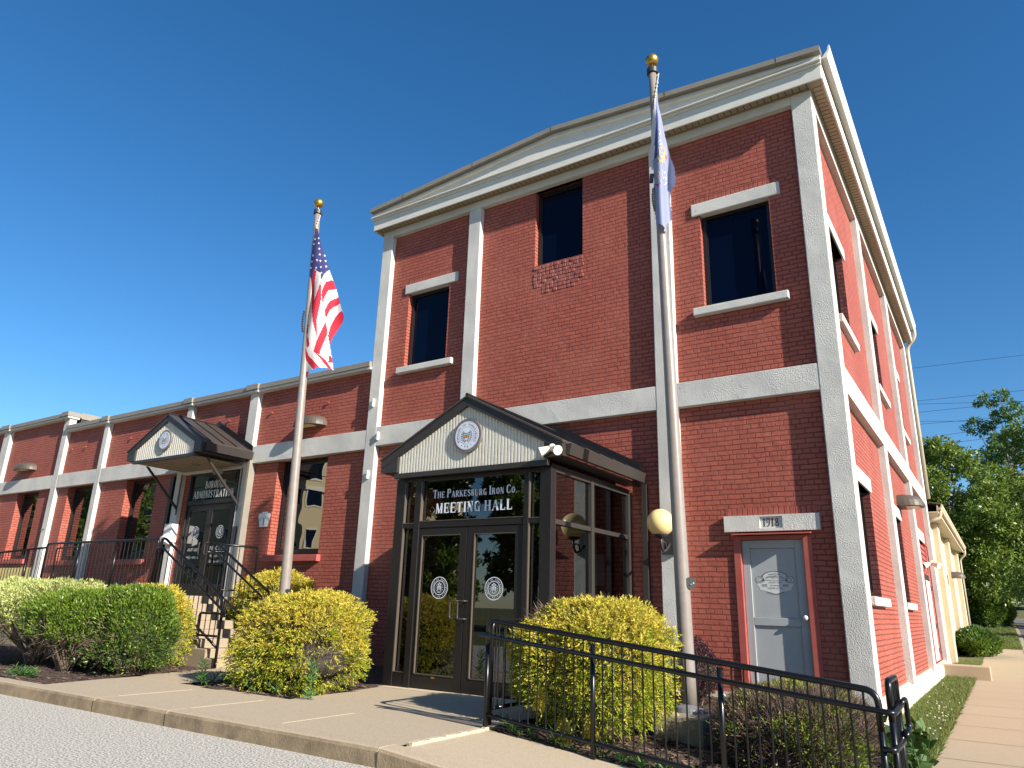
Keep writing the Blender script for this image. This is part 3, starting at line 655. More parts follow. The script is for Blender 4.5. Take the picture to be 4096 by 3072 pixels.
m = MB(); m.box(XL-.04, XR+.018, EF-.045, EF+.01, 7.475, 7.515); m.box(XL-.04, XR+.018, EF-.085, EF+.01, 7.515, 7.545); m.build('cornice_trim', 'trim_white', TB, bevel=.006)
PX, PZ = -4.40, 8.035        # peak of the gable; coping follows the same two slopes
def rz(x, z0, zp): return z0+(zp-z0)*(1-abs(x-PX)/(PX-XL if x < PX else XR-PX))
n = 40; m = MB()             # sheet of the gable, slightly oil-canned
for i in range(n):
    x0, x1 = XL+(XR-XL)*i/n, XL+(XR-XL)*(i+1)/n
    w0, w1 = .006*math.sin(i*.9), .006*math.sin((i+1)*.9)
    m.poly([(x0, EF-.004+w0, 7.52), (x1, EF-.004+w1, 7.52), (x1, EF-.004-w1, rz(x1, 7.56, 7.93)), (x0, EF-.004-w0, rz(x0, 7.56, 7.93))])
m.build('gable_panel', 'trim_white', TB, smooth=True)
def rake(name, mat, zb0, zbp, zt0, ztp, y0, y1, x0=XL-.03, x1=XR+.02):
    m = MB()
    for a, b in ((x0, PX), (PX, x1)): m.prism([(a, rz(a, zb0, zbp)), (b, rz(b, zb0, zbp)), (b, rz(b, zt0, ztp)), (a, rz(a, zt0, ztp))], 1, y0, y1)
    return m.build(name, mat, TB)
rake('rake_trim', 'trim_white', 7.56, 7.905, 7.60, 7.945, EF-.055, EF+.02); rake('rake_board', 'trim_white', 7.60, 7.945, 7.665, 8.01, EF-.022, EF+.02)
rake('coping', 'trim_taupe', 7.655, 8.005, 7.745, 8.095, EF-.12, EF+.12, XL-.05, XR+.03)
m = MB()
for x in (-8.0, -6.2, -4.41, -2.2, -.4): m.box(x, x+.010, EF-.123, EF-.10, rz(x, 7.655, 8.005), rz(x, 7.75, 8.10))
m.build('coping_seams', 'groove_dark', TB)
m = MB(); m.poly([(XL-.02, EF, 7.70), (PX, EF, 8.06), (PX, YB, 8.06), (XL-.02, YB, 7.70)]); m.poly([(PX, EF, 8.06), (XR+.02, EF, 7.70), (XR+.02, YB, 7.70), (PX, YB, 8.06)]); m.build('roof', 'trim_taupe', TB)
def gutter(x, sg, y0, y1, name='gutter', mat='beige_eave', z=7.62, p=TB, h=.20, w=.14):
    m = MB(); pr = [(x, z), (x+sg*w*.65, z), (x+sg*w*.72, z+h*.3), (x+sg*w*.95, z+h*.6), (x+sg*w, z+h), (x+sg*(w-.02), z+h), (x+sg*(w-.04), z+h*.6), (x+sg*.02, z+.02), (x, z+h)]
    m.prism(pr, 1, y0, y1); return m.build(name, mat, p)
gutter(XR+.012, 1, -.14, 12.75, mat='trim_white'); gutter(XL-.012, -1, -.14, 12.75, mat='trim_white')
MB().tube(bent([(.30, 12.55, 7.64), (.30, 12.6, 7.40), (.06, 12.68, 7.15), (.055, 12.72, 6.9), (.055, 12.74, 2.75)], .12), .048, 10).build('downspout', 'beige_eave', TB, smooth=True)

# ------------------------------------------------------------------ one-storey wing on the left
WB = thing('brick_wing', (-20, 5, -1.7), 'long one-storey painted brick wing with white pillars running off to the left', 'building')
PL = [(-12.58, -12.28), (-15.03, -14.80), (-18.90, -18.67), (-21.29, -21.0), (-25.2, -24.75), (-28.0, -27.6), (-32.0, -31.6), (-36.2, -35.8)]
WW = [(-11.44, -9.89, .475, 2.4885), (-17.42, -16.02, .44, 2.4715), (-20.45, -19.12, .44, 2.4715), (-23.52, -22.18, .50, 2.4715), (-27.0, -25.8, .5, 2.47)]
m = MB(); edges = [-8.752]+[v for p_ in PL for v in (p_[1], p_[0])]+[-40]
for i in range(0, len(edges)-1, 2):
    b, a = edges[i], edges[i+1]
    top = 4.15 if a > -21.1 else 4.56
    wall(m, 1, RC, a, b, 2.87, top, [], .2)
    hs = [w for w in WW if a < w[0] and w[1] < b]
    if abs(b+12.58) < .01: hs = [(-14.56, -12.70, -.38, 2.47)]
    wall(m, 1, RC, a, b, -1.75, 2.48, hs, .26)
m.build('brick_wall', ['brick_paint', 'brick_jamb_bare'], WB)
for x0, x1 in PL:
    t = 4.15 if x0 > -21 else 4.56; pillar(x0, x1, 0, .2, -1.75, t, WB)
for i in range(0, len(edges)-1, 2):
    b, a = edges[i], edges[i+1]
    if abs(b+12.58) < .01: beam(a, b, 2.40, 2.87, WB, .004); continue
    beam(a, b, 2.48, 2.87, WB, .004)
for a, b, c, e in WW:
    win(WB, 1, RC+.19, a, b, c, e, glass='low_glass', fw=.07, bottom=.12)
    slab('window_sill', a-.03 if a > -12 else a-.1, b+.08, .015, .3, c-.135, c-.002, 'red_sill', WB)
def coping(x0, x1, z, p=WB):
    m = MB(); m.box(x0, x1, -.045, .3, z, z+.055); m.build('coping_trim', 'trim_white', p, bevel=.006)
    m = MB(); m.box(x0, x1, -.075, .34, z+.055, z+.165); m.build('coping', 'trim_taupe', p, bevel=.004)
xs = [-8.755, -12.28, -15.03+.23, -18.67, -21.0]
coping(-21.0, -8.755, 4.14); coping(-40, -21.29, 4.555)
for i, (x0, x1) in enumerate(PL):
    z = 4.14 if x0 > -21 else 4.555
    m = MB(); m.box(x0-.05, x1+.05, -.085, .25, z-.012, z+.052); m.build('pillar_cap', 'stucco', WB, bevel=.015)
    m = MB(); m.box(x0-.06, x1+.06, -.115, .30, z+.057, z+.185); m.build('cap_flashing', 'trim_taupe', WB, bevel=.004)
m = MB(); m.box(-21.29, -21.0, .30, 2.6, 4.60, 4.78); m.build('return_coping', 'trim_taupe', WB)
m = MB(); m.box(-21.22, -21.02, .32, 2.5, 4.1, 4.6); m.build('roof_step', 'bronze_grey', WB)
m = MB(); m.poly([(-21, .3, 4.2), (-8.8, .3, 4.2), (-8.8, 14, 4.2), (-21, 14, 4.2)]); m.poly([(-40, .3, 4.6), (-21.1, .3, 4.6), (-21.1, 14, 4.6), (-40, 14, 4.6)]); m.build('roof', 'trim_taupe', WB)
m = MB(); wall(m, 1, 14, -40, -8.752, -1.7, 4.2, [], .1); m.build('rear_wall', 'brick_paint', WB)
MB().box(-23.6, -21.3, .07, .2, -1.5, .26).build('painted_panel', 'yellow_panel', WB)
MB().box(-26, -23.6, .06, .2, -1.5, .10).build('basement_panel', 'beige_recess', WB)
# admin double door set in the wing
AD = MB(); X0, X1, Zb, Zt = -14.56, -12.70, -.38, 2.46; Yd = .07
for b_ in ((X0, X0+.06, Zb, Zt), (X1-.06, X1, Zb, Zt), (X0+.06, X1-.06, 2.36, Zt), (X0+.06, X1-.06, 1.66, 1.76)): AD.box(b_[0], b_[1], Yd, Yd+.12, b_[2], b_[3])
AD = AD.build('entrance_door_frame', 'bronze', WB, bevel=.004)
def dsub(mb, nm, mt, par, **k): o = mb.build(nm, mt, WB, **k); o.parent = par; o.location = (0, 0, 0); return o
mid = (X0+X1)/2
for s, (a, b) in ((0, (X0+.06, mid-.004)), (1, (mid+.004, X1-.06))):
    q = MB(); q.box(a, a+.10, Yd+.03, Yd+.08, Zb+.01, 1.655); q.box(b-.10, b, Yd+.03, Yd+.08, Zb+.01, 1.655); q.box(a+.10, b-.10, Yd+.03, Yd+.08, 1.52, 1.655); q.box(a+.10, b-.10, Yd+.03, Yd+.08, Zb+.01, -.12)
    dsub(q, 'door_leaf', 'bronze', AD, bevel=.003)
    dsub(MB().poly([(a+.10, Yd+.055, -.12), (b-.10, Yd+.055, -.12), (b-.10, Yd+.055, 1.52), (a+.10, Yd+.055, 1.52)]), 'door_glass', 'low_glass', AD)
    hx = mid-.11 if s == 0 else mid+.11
    dsub(MB().tube(bent([(hx-.05*(1 if s else -1)*-1, Yd+.03, .78), (hx-.05*(1 if s else -1)*-1, Yd-.04, .78), (hx, Yd-.04, .78), (hx, Yd-.04, .52), (hx, Yd+.03, .52)], .03), .012, 8), 'pull_handle', 'bronze_grey', AD, smooth=True)
dsub(MB().poly([(X0+.06, Yd+.055, 1.76), (X1-.06, Yd+.055, 1.76), (X1-.06, Yd+.055, 2.36), (X0+.06, Yd+.055, 2.36)]), 'transom_glass', 'low_glass', AD)
m = MB(); serif(m, 'BOROUGH', -13.98, -13.22, 2.04, .17, Yd+.050); serif(m, 'ADMINISTRATION', -14.40, -12.86, 1.82, .17, Yd+.050)
dsub(m, 'transom_lettering', 'decal_white', AD)
m = MB(); yl = Yd+.050
line_text(m, '610-857-2610', -14.10, .60, yl, .10, .62); line_text(m, 'admin@parkesburg.org', -14.08, .44, yl, .085, .52)
line_text(m, 'PUBLIC LOBBY', -13.17, .62, yl, .12, .66); m.box(-13.5, -12.84, yl-.001, yl+.001, .575, .59)
line_text(m, 'Monday thru Friday', -13.17, .46, yl, .095, .55); line_text(m, '8:00 am - 4:00 pm', -13.17, .34, yl, .095, .6)
dsub(m, 'door_lettering', 'decal_white', AD)
def seal_white(c, r, y):
    m = MB(); m.ring(c, r*.93, r, y); m.ring(c, r*.60, r*.66, y)
    arc_text(m, 'BOROUGH OF PARKESBURG', c, r*.70, y, r*.235, math.radians(215), math.radians(-35), sx=.95)
    arc_text(m, '* PA *', c, r*.88, y, r*.22, math.radians(238), math.radians(302), inside=True, sx=.95)
    # shield, eagle and laurel in outline
    sh = [(-.22, .15), (.22, .15), (.22, -.12), (.12, -.32), (0, -.42), (-.12, -.32), (-.22, -.12)]
    for a, b in zip(sh, sh[1:]+sh[:1]): curl(m, [(c[0]+a[0]*r, c[1]+a[1]*r), (c[0]+b[0]*r, c[1]+b[1]*r)], r*.022, y-.0006)
    for z in (.08, -.02, -.12): curl(m, [(c[0]-.2*r, c[1]+z*r), (c[0]+.2*r, c[1]+z*r)], r*.028, y-.0008)
    for sg in (-1, 1):
        m.poly([(c[0]+sg*.02*r, y-.001, c[1]+.18*r), (c[0]+sg*.16*r, y-.001, c[1]+.24*r), (c[0]+sg*.22*r, y-.001, c[1]+.42*r), (c[0]+sg*.08*r, y-.001, c[1]+.36*r)])
        for q in range(7):
            a = math.radians(-75+q*20); px, pz = c[0]+sg*.40*r*math.cos(a), c[1]-.02*r+.44*r*math.sin(a)
            m.poly([(px-.055*r, y-.0012, pz), (px, y-.0012, pz+.035*r), (px+.055*r, y-.0012, pz+.01*r), (px, y-.0012, pz-.04*r)])
    m.disc((c[0], c[1]+.42*r), r*.07, 1, y-.0015, y-.001, 12)
    return m
for cxx in (-14.10, -13.17): dsub(seal_white((cxx, 1.02), .145, Yd+.048), 'door_seal', 'decal_white', AD)
MB().box(-15.25, -15.13, .0, .10, -1.4, 2.4).build('downspout', 'bronze', WB); MB().box(-12.275, -12.20, -.06, .10, -1.4, 2.58).build('downspout', 'trim_taupe', WB)

# ------------------------------------------------------------------ gabled canopies
def seal_plaque(nm, c, y, r, label, rw=None):
    t = thing(nm, (c[0], y, c[1]), label, 'sign')
    MB().disc(c, r, 1, y-.018, y+.02, 48).build('rim', 'seal_ring_grey', t); rw = rw or r*.83; y2 = y-.022
    MB().disc(c, rw, 1, y2, y-.0185, 48).build('face', 'sign_blue_white', t)
    m = MB(); arc_text(m, 'BOROUGH OF PARKESBURG', c, rw*.70, y2-.001, rw*.235, math.radians(212), math.radians(-32), sx=1.0); arc_text(m, 'PA', c, rw*.86, y2-.001, rw*.22, math.radians(262), math.radians(278), inside=True)
    m.disc((c[0]-.4*rw, c[1]-.66*rw), rw*.035, 1, y2-.0012, y2-.001, 8); m.disc((c[0]+.4*rw, c[1]-.66*rw), rw*.035, 1, y2-.0012, y2-.001, 8)
    m.ring(c, rw*.60, rw*.615, y2-.001); m.ring(c, rw*.955, rw*.965, y2-.001)
    for sg in (-1, 1):
        curl(m, [(c[0]+sg*.42*rw*math.cos(a), c[1]-.02*rw+.42*rw*math.sin(a)) for a in np.linspace(-1.5, .9, 12)], rw*.010, y2-.0012)
        for q in range(8):
            a = math.radians(-70+q*17)
            for rr_ in (.36, .48): px, pz = c[0]+sg*rr_*rw*math.cos(a), c[1]-.02*rw+rr_*rw*math.sin(a); m.poly([(px-.05*rw, y2-.0014, pz-.01*rw), (px, y2-.0014, pz+.03*rw), (px+.05*rw, y2-.0014, pz+.02*rw), (px, y2-.0014, pz-.03*rw)])
    sh = [(-.24, .20), (0, .14), (.24, .20), (.24, -.10), (.12, -.30), (0, -.38), (-.12, -.30), (-.24, -.10)]
    for a, b in zip(sh, sh[1:]+sh[:1]): curl(m, [(c[0]+a[0]*rw, c[1]+a[1]*rw), (c[0]+b[0]*rw, c[1]+b[1]*rw)], rw*.014, y2-.0035)
    curl(m, [(c[0]-.23*rw, c[1]+.03*rw), (c[0]+.23*rw, c[1]+.03*rw)], rw*.012, y2-.0035); curl(m, [(c[0]-.22*rw, c[1]-.13*rw), (c[0]+.22*rw, c[1]-.13*rw)], rw*.012, y2-.0035); curl(m, [(c[0]-.04*rw, c[1]-.10*rw), (c[0]+.05*rw, c[1]+.0*rw)], rw*.025, y2-.0037)
    m.build('lettering', 'ink', t)
    m = MB(); m.poly([(c[0]+a*rw, y2-.002, c[1]+b*rw) for a, b in ((-.24, .19), (0, .14), (.24, .19), (.24, .03), (-.24, .03))]); m.build('shield_top', 'seal_blue', t)
    m = MB(); m.poly([(c[0]+a*rw, y2-.0025, c[1]+b*rw) for a, b in ((-.24, .03), (.24, .03), (.24, -.10), (.21, -.15), (-.21, -.15), (-.24, -.10))]); m.build('shield_band', 'seal_gold', t)
    return t
def gable(t, yp, xl, xr, zb, zs, zp, xp, ol, orr, ze_b, ze_t, zpk, yb, rib=.062, soff='bronze', seams=4, gut=True):
    """panel plane yp, body xl..xr; overhang to ol/orr; returns nothing, builds the parts of a gabled canopy"""
    def top(x): return zs+(zp-zs)*(x-xl)/(xp-xl) if x < xp else zs+(zp-zs)*(xr-x)/(xr-xp)
    m = MB(); m.prism([(xl, zb), (xr, zb), (xr, zs), (xp, zp), (xl, zs)], 1, yp, yp+.03); x = xl+.01
    while x < xr-.03:
        w = rib*.55; m.prism([(x, zb), (x+w, zb), (x+w, min(top(x), top(x+w))-.004), (x, min(top(x), top(x+w))-.004)], 1, yp-.010, yp+.001); x += rib
    m.build('gable_siding', 'siding', t)
    yf = yp-.05      # barge boards
    def rt(x, z0, z1): return z0+(z1-z0)*(x-ol)/(xp-ol) if x < xp else z0+(z1-z0)*(orr-x)/(orr-xp)
    m = MB()
    for a, b in ((ol, xp), (xp, orr)): m.prism([(a, rt(a, ze_t, zpk)), (b, rt(b, ze_t, zpk)), (b, rt(b, ze_t-.11, zpk-.125)), (a, rt(a, ze_t-.11, zpk-.125))], 1, yf, yp+.031)
    m.prism([(ol, ze_t-.105), (xl+.0, rt(xl, ze_t-.105, zpk-.12)), (xl, ze_b-.01), (ol, ze_b)], 1, yf+.006, yp+.028); m.prism([(orr, ze_t-.105), (xr, rt(xr, ze_t-.105, zpk-.12)), (xr, ze_b-.01), (orr, ze_b)], 1, yf+.006, yp+.028)
    m.build('barge_board', 'bronze_grey', t)
    m = MB(); m.box(xl-.05, xr+.05, yf+.012, yp+.026, zb-.065, zb+.004); m.build('fascia_band', 'bronze_grey', t, bevel=.003)
    m = MB(); tk = .03   # roof sheets
    for a, b in ((ol-.01, xp), (xp, orr+.01)): m.prism([(a, rt(a, ze_t, zpk)+.003), (b, rt(b, ze_t, zpk)+.003), (b, rt(b, ze_t, zpk)+tk), (a, rt(a, ze_t, zpk)+tk)], 1, yf-.02, yb)
    rf = m.build('roof', 'roof_bronze', t)
    m = MB(); n_ = seams
    for i in range(n_+1):
        y = yf+.22+(yb-yf-.3)*i/n_
        for a, b in ((ol+.02, xp), (xp, orr-.02)): m.prism([(a, rt(a, ze_t, zpk)+tk), (b, rt(b, ze_t, zpk)+tk), (b, rt(b, ze_t, zpk)+tk+.022), (a, rt(a, ze_t, zpk)+tk+.022)], 1, y, y+.016)
    m.tube([(xp, yf-.02, zpk+.035), (xp, yb, zpk+.035)], .026, 8)
    q = m.build('seams', 'black_seam', t); q.parent = rf; q.location = (0, 0, 0)
    m = MB()             # flashing upstand against the wall
    for a, b in ((ol, xp), (xp, orr)): m.prism([(a, rt(a, ze_t, zpk)+tk), (b, rt(b, ze_t, zpk)+tk), (b, rt(b, ze_t, zpk)+.15), (a, rt(a, ze_t, zpk)+.15)], 1, yb-.012, yb)
    q = m.build('flashing', 'bronze', t)
    for a, b in ((ol+.02, xl), (xr, orr-.02)): MB().box(a, b, yp+.03, yb, ze_b-.012, ze_b+.012).build('eave_soffit', 'bronze', t)
    if gut:
        for sg, xx in ((1, orr), (-1, ol)): m = MB(); m.prism([(xx, ze_b+.02), (xx+sg*.055, ze_b+.02), (xx+sg*.085, ze_t-.01), (xx+sg*.075, ze_t-.01), (xx, ze_t-.012)], 1, yp+.03, yb-.02); m.build('gutter', 'bronze_grey', t)
CN = thing('entrance_canopy', (-13.63, -.6, 2.44), 'small gabled metal canopy on struts over the double doors of the brick wing', 'canopy')
gable(CN, -1.228, -14.75, -12.50, 2.51, 2.79, 3.355, -13.63, -15.05, -12.24, 2.53, 2.73, 3.455, 0.0, rib=.075, seams=3)
m = MB(); m.box(-14.72, -12.53, -1.19, .0, 2.452, 2.47); s_ = m.build('ceiling', 'soffit_tan', CN)
m = MB()
for i in range(8): y = -1.1+i*.14; m.box(-14.70, -12.55, y, y+.010, 2.449, 2.455)
q = m.build('ceiling_grooves', 'groove_dark', CN); q.parent = s_; q.location = (0, 0, 0)
MB().disc((-13.45, -.55), .09, 2, 2.44, 2.449, 24).build('downlight', 'beige_recess', CN)
for x in (-14.80, -12.51):
    m = MB(); m.prism([(-.93, 2.455), (-.87, 2.455), (.0, 1.62), (.0, 1.55)], 0, x-.02, x+.02); m.box(x-.022, x+.022, -.012, .0, 1.45, 2.40); m.build('strut', 'bronze_grey', CN)
seal_plaque('seal_sign', (-13.63, 2.885), -1.228-.035, .235, 'round borough seal plaque on the gable of the small canopy, left of the flagpoles')

# ------------------------------------------------------------------ glazed entrance porch
EP = thing('entrance_porch', (-4.42, -1.2, -1.46), 'glazed dark bronze entrance porch with a gabled top in front of the tall building', 'porch')
YV, XA, XB = -2.30, -5.70, -3.13
def frame_box(m, *a): m.box(*a)
m = MB(); z0 = -1.455
for a, b in ((XA, -5.54), (-5.34, -5.24), (-3.53, -3.46), (-3.29, XB)): m.box(a, b, YV, YV+.12, z0, 1.30)
m.box(-5.54, -5.34, YV+.01, YV+.11, .605, .665); m.box(-5.24, -3.53, YV+.01, YV+.11, .60, .685); m.box(-3.46, -3.29, YV+.01, YV+.11, .605, .665)
for a, b in ((-5.54, -5.34), (-5.24, -3.53), (-3.46, -3.29)): m.box(a, b, YV+.01, YV+.11, 1.25, 1.30)
for a, b in ((-5.54, -5.34), (-3.46, -3.29)): m.box(a, b, YV+.01, YV+.11, z0, -1.27)
m.build('front_frame', 'bronze', EP, bevel=.004)
for a, b in ((-5.54, -5.34), (-5.24, -3.53), (-3.46, -3.29)): MB().poly([(a, YV+.06, .665), (b, YV+.06, .665), (b, YV+.06, 1.25), (a, YV+.06, 1.25)]).build('transom_pane', 'porch_glass', EP)
for a, b in ((-5.54, -5.34), (-3.46, -3.29)): MB().poly([(a, YV+.06, -1.27), (b, YV+.06, -1.27), (b, YV+.06, .605), (a, YV+.06, .605)]).build('side_pane', 'porch_glass', EP)
bd = MB()       # thin light glazing beads
for a, b, c, e in ((-5.54, -5.34, .665, 1.25), (-5.24, -3.53, .685, 1.25), (-3.46, -3.29, .665, 1.25), (-5.54, -5.34, -1.27, .605), (-3.46, -3.29, -1.27, .605)):
    bd.box(a, a+.012, YV+.0, YV+.055, c, e); bd.box(a+.012, b, YV+.004, YV+.055, c, c+.010)
bd.build('glazing_bead', 'fitting_grey', EP)
for s, (a, b) in enumerate(((-5.30, -4.42), (-4.41, -3.54))):
    q = MB(); st = .115
    q.box(a, a+st, YV+.02, YV+.07, -1.44, .595); q.box(b-st, b, YV+.02, YV+.07, -1.44, .595); q.box(a+st, b-st, YV+.02, YV+.07, .50, .595); q.box(a+st, b-st, YV+.02, YV+.07, -1.44, -1.275)
    d = q.build('glass_door', 'bronze', EP, bevel=.004)
    def sub(mb, nm, mt, **k): o = mb.build(nm, mt, EP, **k); o.parent = d; o.location = (0, 0, 0); return o
    sub(MB().poly([(a+st, YV+.045, -1.275), (b-st, YV+.045, -1.275), (b-st, YV+.045, .50), (a+st, YV+.045, .50)]), 'pane', 'porch_glass')
    q = MB(); q.box(a+st, a+st+.012, YV+.012, YV+.04, -1.275, .50); q.box(a+st, b-st, YV+.012, YV+.04, -1.275, -1.263); q.box(a+st+.012, b-st, YV+.012, YV+.04, .49, .50); sub(q, 'glazing_bead', 'fitting_grey')
    hx0, hx1 = (-4.47, -4.575) if s == 0 else (-4.36, -4.465)
    hx0, hx1 = (-4.475, -4.58) if s == 0 else (-4.36, -4.455)
    sub(MB().tube(bent([(hx0 if s == 0 else hx0, YV+.03, -.35), (hx0 if s == 0 else hx0, YV-.04, -.35), (hx1, YV-.06, -.35), (hx1, YV-.06, -.57), (hx0, YV-.04, -.57), (hx0, YV+.03, -.57)], .03), .012, 8), 'pull_handle', 'bronze_grey', smooth=True)
    sub(seal_white(((-4.85, -3.97)[s], -.19), .142, YV+.041), 'door_seal', 'decal_white')
    if s == 0: sub(MB().disc((-4.86, -1.30), .012, 1, YV+.015, YV+.019, 16, rx=.03), 'lock_plate', 'gold')
m = MB(); serif(m, 'THE PARKESBURG IRON CO.', -5.06, -3.66, 1.005, .085, YV+.050, {0, 4, 15, 20}); serif(m, 'MEETING HALL', -5.00, -3.72, .795, .135, YV+.050)
m.build('lettering', 'decal_white', EP)
# right side, left side
m = MB(); xi = XB-.12
for a, b in ((YV+.12, YV+.125), (-1.20, -1.12), (.0, .108)): m.box(xi+.01, XB, a, b, z0, 1.30)
for z_a, z_b in ((z0, -1.27), (.60, .66), (1.25, 1.30)):
    for a, b in ((YV+.125, -1.20), (-1.12, .0)): m.box(xi+.02, XB-.01, a, b, z_a, z_b)
m.build('side_frame', 'bronze_grey', EP, bevel=.004)
for a, b in ((YV+.12, -1.20), (-1.12, .0)):
    for c, e in ((-1.27, .60), (.66, 1.25)): MB().poly([(XB-.05, a, c), (XB-.05, b, c), (XB-.05, b, e), (XB-.05, a, e)]).build('side_pane', 'porch_glass', EP)
m = MB()
for a, b in ((-1.20, -1.12), (.0, .108)): m.box(XA, XA+.11, a, b, z0, 1.30)
for z_a, z_b in ((z0, -1.27), (.60, .66), (1.25, 1.30)):
    for a, b in ((YV+.12, -1.20), (-1.12, .0)): m.box(XA+.01, XA+.10, a, b, z_a, z_b)
m.build('side_frame', 'bronze', EP)
for a, b in ((YV+.12, -1.20), (-1.12, .0)):
    for c, e in ((-1.27, .60), (.66, 1.25)): MB().poly([(XA+.05, a, c), (XA+.05, b, c), (XA+.05, b, e), (XA+.05, a, e)]).build('side_pane', 'porch_glass', EP)
MB().box(XA+.11, XB-.11, YV+.125, .1, -1.46, -1.44).build('floor', 'dark_inside', EP); MB().box(XA+.01, XB-.01, YV+.03, .1, 1.302, 1.345).build('ceiling', 'bronze', EP)
gable(EP, -2.36, -5.63, -3.18, 1.365, 1.62, 2.235, -4.42, -5.94, -2.91, 1.40, 1.57, 2.345, .0, rib=.052, seams=5)
MB().box(-4.9, -3.6, .27, .33, -1.46, .75).build('dark_doorway', 'dark_inside', EP)  # near-black box puts the darkness of the unlit opening into colour
MB().box(-2.925, -2.85, .02, .10, -1.4, 1.41).build('downspout', 'bronze_grey', EP)
for y, z, h in ((-.72, -.10, .42), (-.72, -.60, .40)):
    o = MB().box(XB-.062, XB-.057, y-.3, y, z-.0, z+h).build('window_notice', 'paper', EP); 
seal_plaque('seal_sign', (-4.40, 1.80), -2.36-.03, .238, 'round borough seal plaque on the gable of the glazed porch')

# ------------------------------------------------------------------ steps, landing and ramp
ST = thing('entrance_steps', (-12.5, -1.9, -1.46), 'flight of concrete steps up to the landing of the wing doors', 'steps')
m = MB(); pr = [(-9.12, -1.8)]; x, z = -9.12, -1.46
for i in range(8): z += .135; pr.append((x, z)); x -= .27; pr.append((x if i < 7 else -11.2, z))
pr += [(-11.2, -1.8)]; m.prism([(a, b) for a, b in pr], 1, -2.45, -1.38); 
# prism along y takes (x, z)
m.build('flight', 'concrete_step', ST, bevel=.018)
m = MB(); m.box(-15.4, -11.0, -2.45, .10, -1.8, -.382); m.build('landing', 'concrete_step', ST, bevel=.015)
m = MB(); m.prism([(-15.4, -1.8), (-15.4, -.385), (-30, -1.15), (-30, -1.8)], 1, -2.45, -1.0); m.build('ramp', 'concrete_step', ST)

def railing(name, loc, label, group=None):
    return thing(name, loc, label, 'railing', group)
def bal(t, pts, r=.0075, first=[None]):
    """one baluster mesh per height, copies share it"""
    cache = {}
    for (x, y, za, zb) in pts:
        h = round(zb-za, 3)
        if h not in cache:
            me = MB().tube([(0, 0, 0), (0, 0, h)], r, 6).build('baluster', 'rail_black'); cache[h] = me; me.parent = t; me.location = Vector((x, y, za))-wloc(t)
        else:
            o = cache[h].copy(); COL.objects.link(o); o.parent = t; o.location = Vector((x, y, za))-wloc(t)
def post(t, x, y, za, zb, r=.022): return MB().tube([(x, y, za), (x, y, zb)], r, 12).build('post', 'rail_black', t, smooth=True)
# 1. ramp railing in front (slopes down to the right)
RY = -4.13
R1 = railing('ramp_railing', (-2.72, RY, -1.46), 'long black tube railing sloping down along the front planting bed')
ztop = lambda x: -.545-(x+2.72)*.103
xs = [-2.72, -1.625, -.53, .565]
MB().tube(bent([(-2.72, RY, ztop(-2.72)-.2), (-2.72, RY, ztop(-2.72)+.02), (.565, RY, ztop(.565)), (.565, RY, ztop(.565)-.25)], .09, 6), .023, 12).build('top_rail', 'rail_black', R1, smooth=True)
MB().tube(bent([(-2.78, RY-.055, ztop(-2.78)-.118), (.66, RY-.055, ztop(.66)-.118), (.66, RY+.12, ztop(.66)-.118), (.66, RY+.40, ztop(.66)-.10)], .04, 5), .020, 12).build('handrail', 'rail_black', R1, smooth=True)
MB().tube([(-2.72, RY, ztop(-2.72)-.80), (.565, RY, ztop(.565)-.80)], .020, 10).build('bottom_rail', 'rail_black', R1, smooth=True)
MB().tube(bent([(.565, RY-.02, ztop(.565)-.36), (.64, RY-.02, ztop(.565)-.36), (.66, RY+.3, ztop(.565)-.34)], .04), .020, 10).build('return_bar', 'rail_black', R1, smooth=True)
for x in xs: post(R1, x, RY, walk_z(x)-.05, ztop(x)-.03 if x in (-1.625, -.53) else ztop(x)-.18)
for x in xs: MB().tube([(x, RY, ztop(x)-.125), (x, RY-.05, ztop(x)-.12)], .008, 6).build('bracket', 'rail_black', R1)
pts = []
for a, b in zip(xs[:-1], xs[1:]):
    for i in range(1, 12): x = a+(b-a)*i/12; pts.append((x, RY, ztop(x)-.80, ztop(x)-.01))
# round heights so that copies are shared
bal(R1, pts)
# 2. second panel, seen nearly end on, running away from the corner
R2 = railing('return_railing', (.62, -3.9, -1.7), 'short black railing seen end-on at the lower end of the ramp railing')
zt = -.83
MB().tube(bent([(.625, -4.02, zt-.25), (.625, -4.02, zt+.01), (.615, -3.55, zt+.01), (.615, -3.55, zt-.25)], .06, 5), .023, 12).build('top_rail', 'rail_black', R2, smooth=True)
post(R2, .625, -4.02, -1.78, zt-.2); post(R2, .615, -3.55, -1.78, zt-.2)
MB().tube(bent([(.665, -3.75, zt-.15), (.665, -3.50, zt-.14), (.665, -3.46, zt-.35), (.665, -3.70, zt-.37)], .05), .019, 10).build('handrail', 'rail_black', R2, smooth=True)
bal(R2, [(.623, -3.92, -1.6, zt), (.621, -3.83, -1.6, zt), (.619, -3.73, -1.6, zt), (.617, -3.64, -1.6, zt)])
# 3. railing beside the glazed doors, behind the first post
R3 = railing('porch_railing', (-2.86, -3.5, -1.46), 'short black railing between the porch slab and the round yellow bush')
MB().tube(bent([(-2.80, -3.95, -1.5), (-2.80, -3.95, -.53), (-2.80, -2.75, -.53), (-2.80, -2.75, -1.5)], .09, 6), .021, 12).build('top_rail', 'rail_black', R3, smooth=True)
MB().tube([(-2.80, -3.95, -1.32), (-2.80, -2.75, -1.32)], .018, 8).build('bottom_rail', 'rail_black', R3, smooth=True)
bal(R3, [(-2.80, -3.95+.12*i, -1.32, -.54) for i in range(1, 10)])
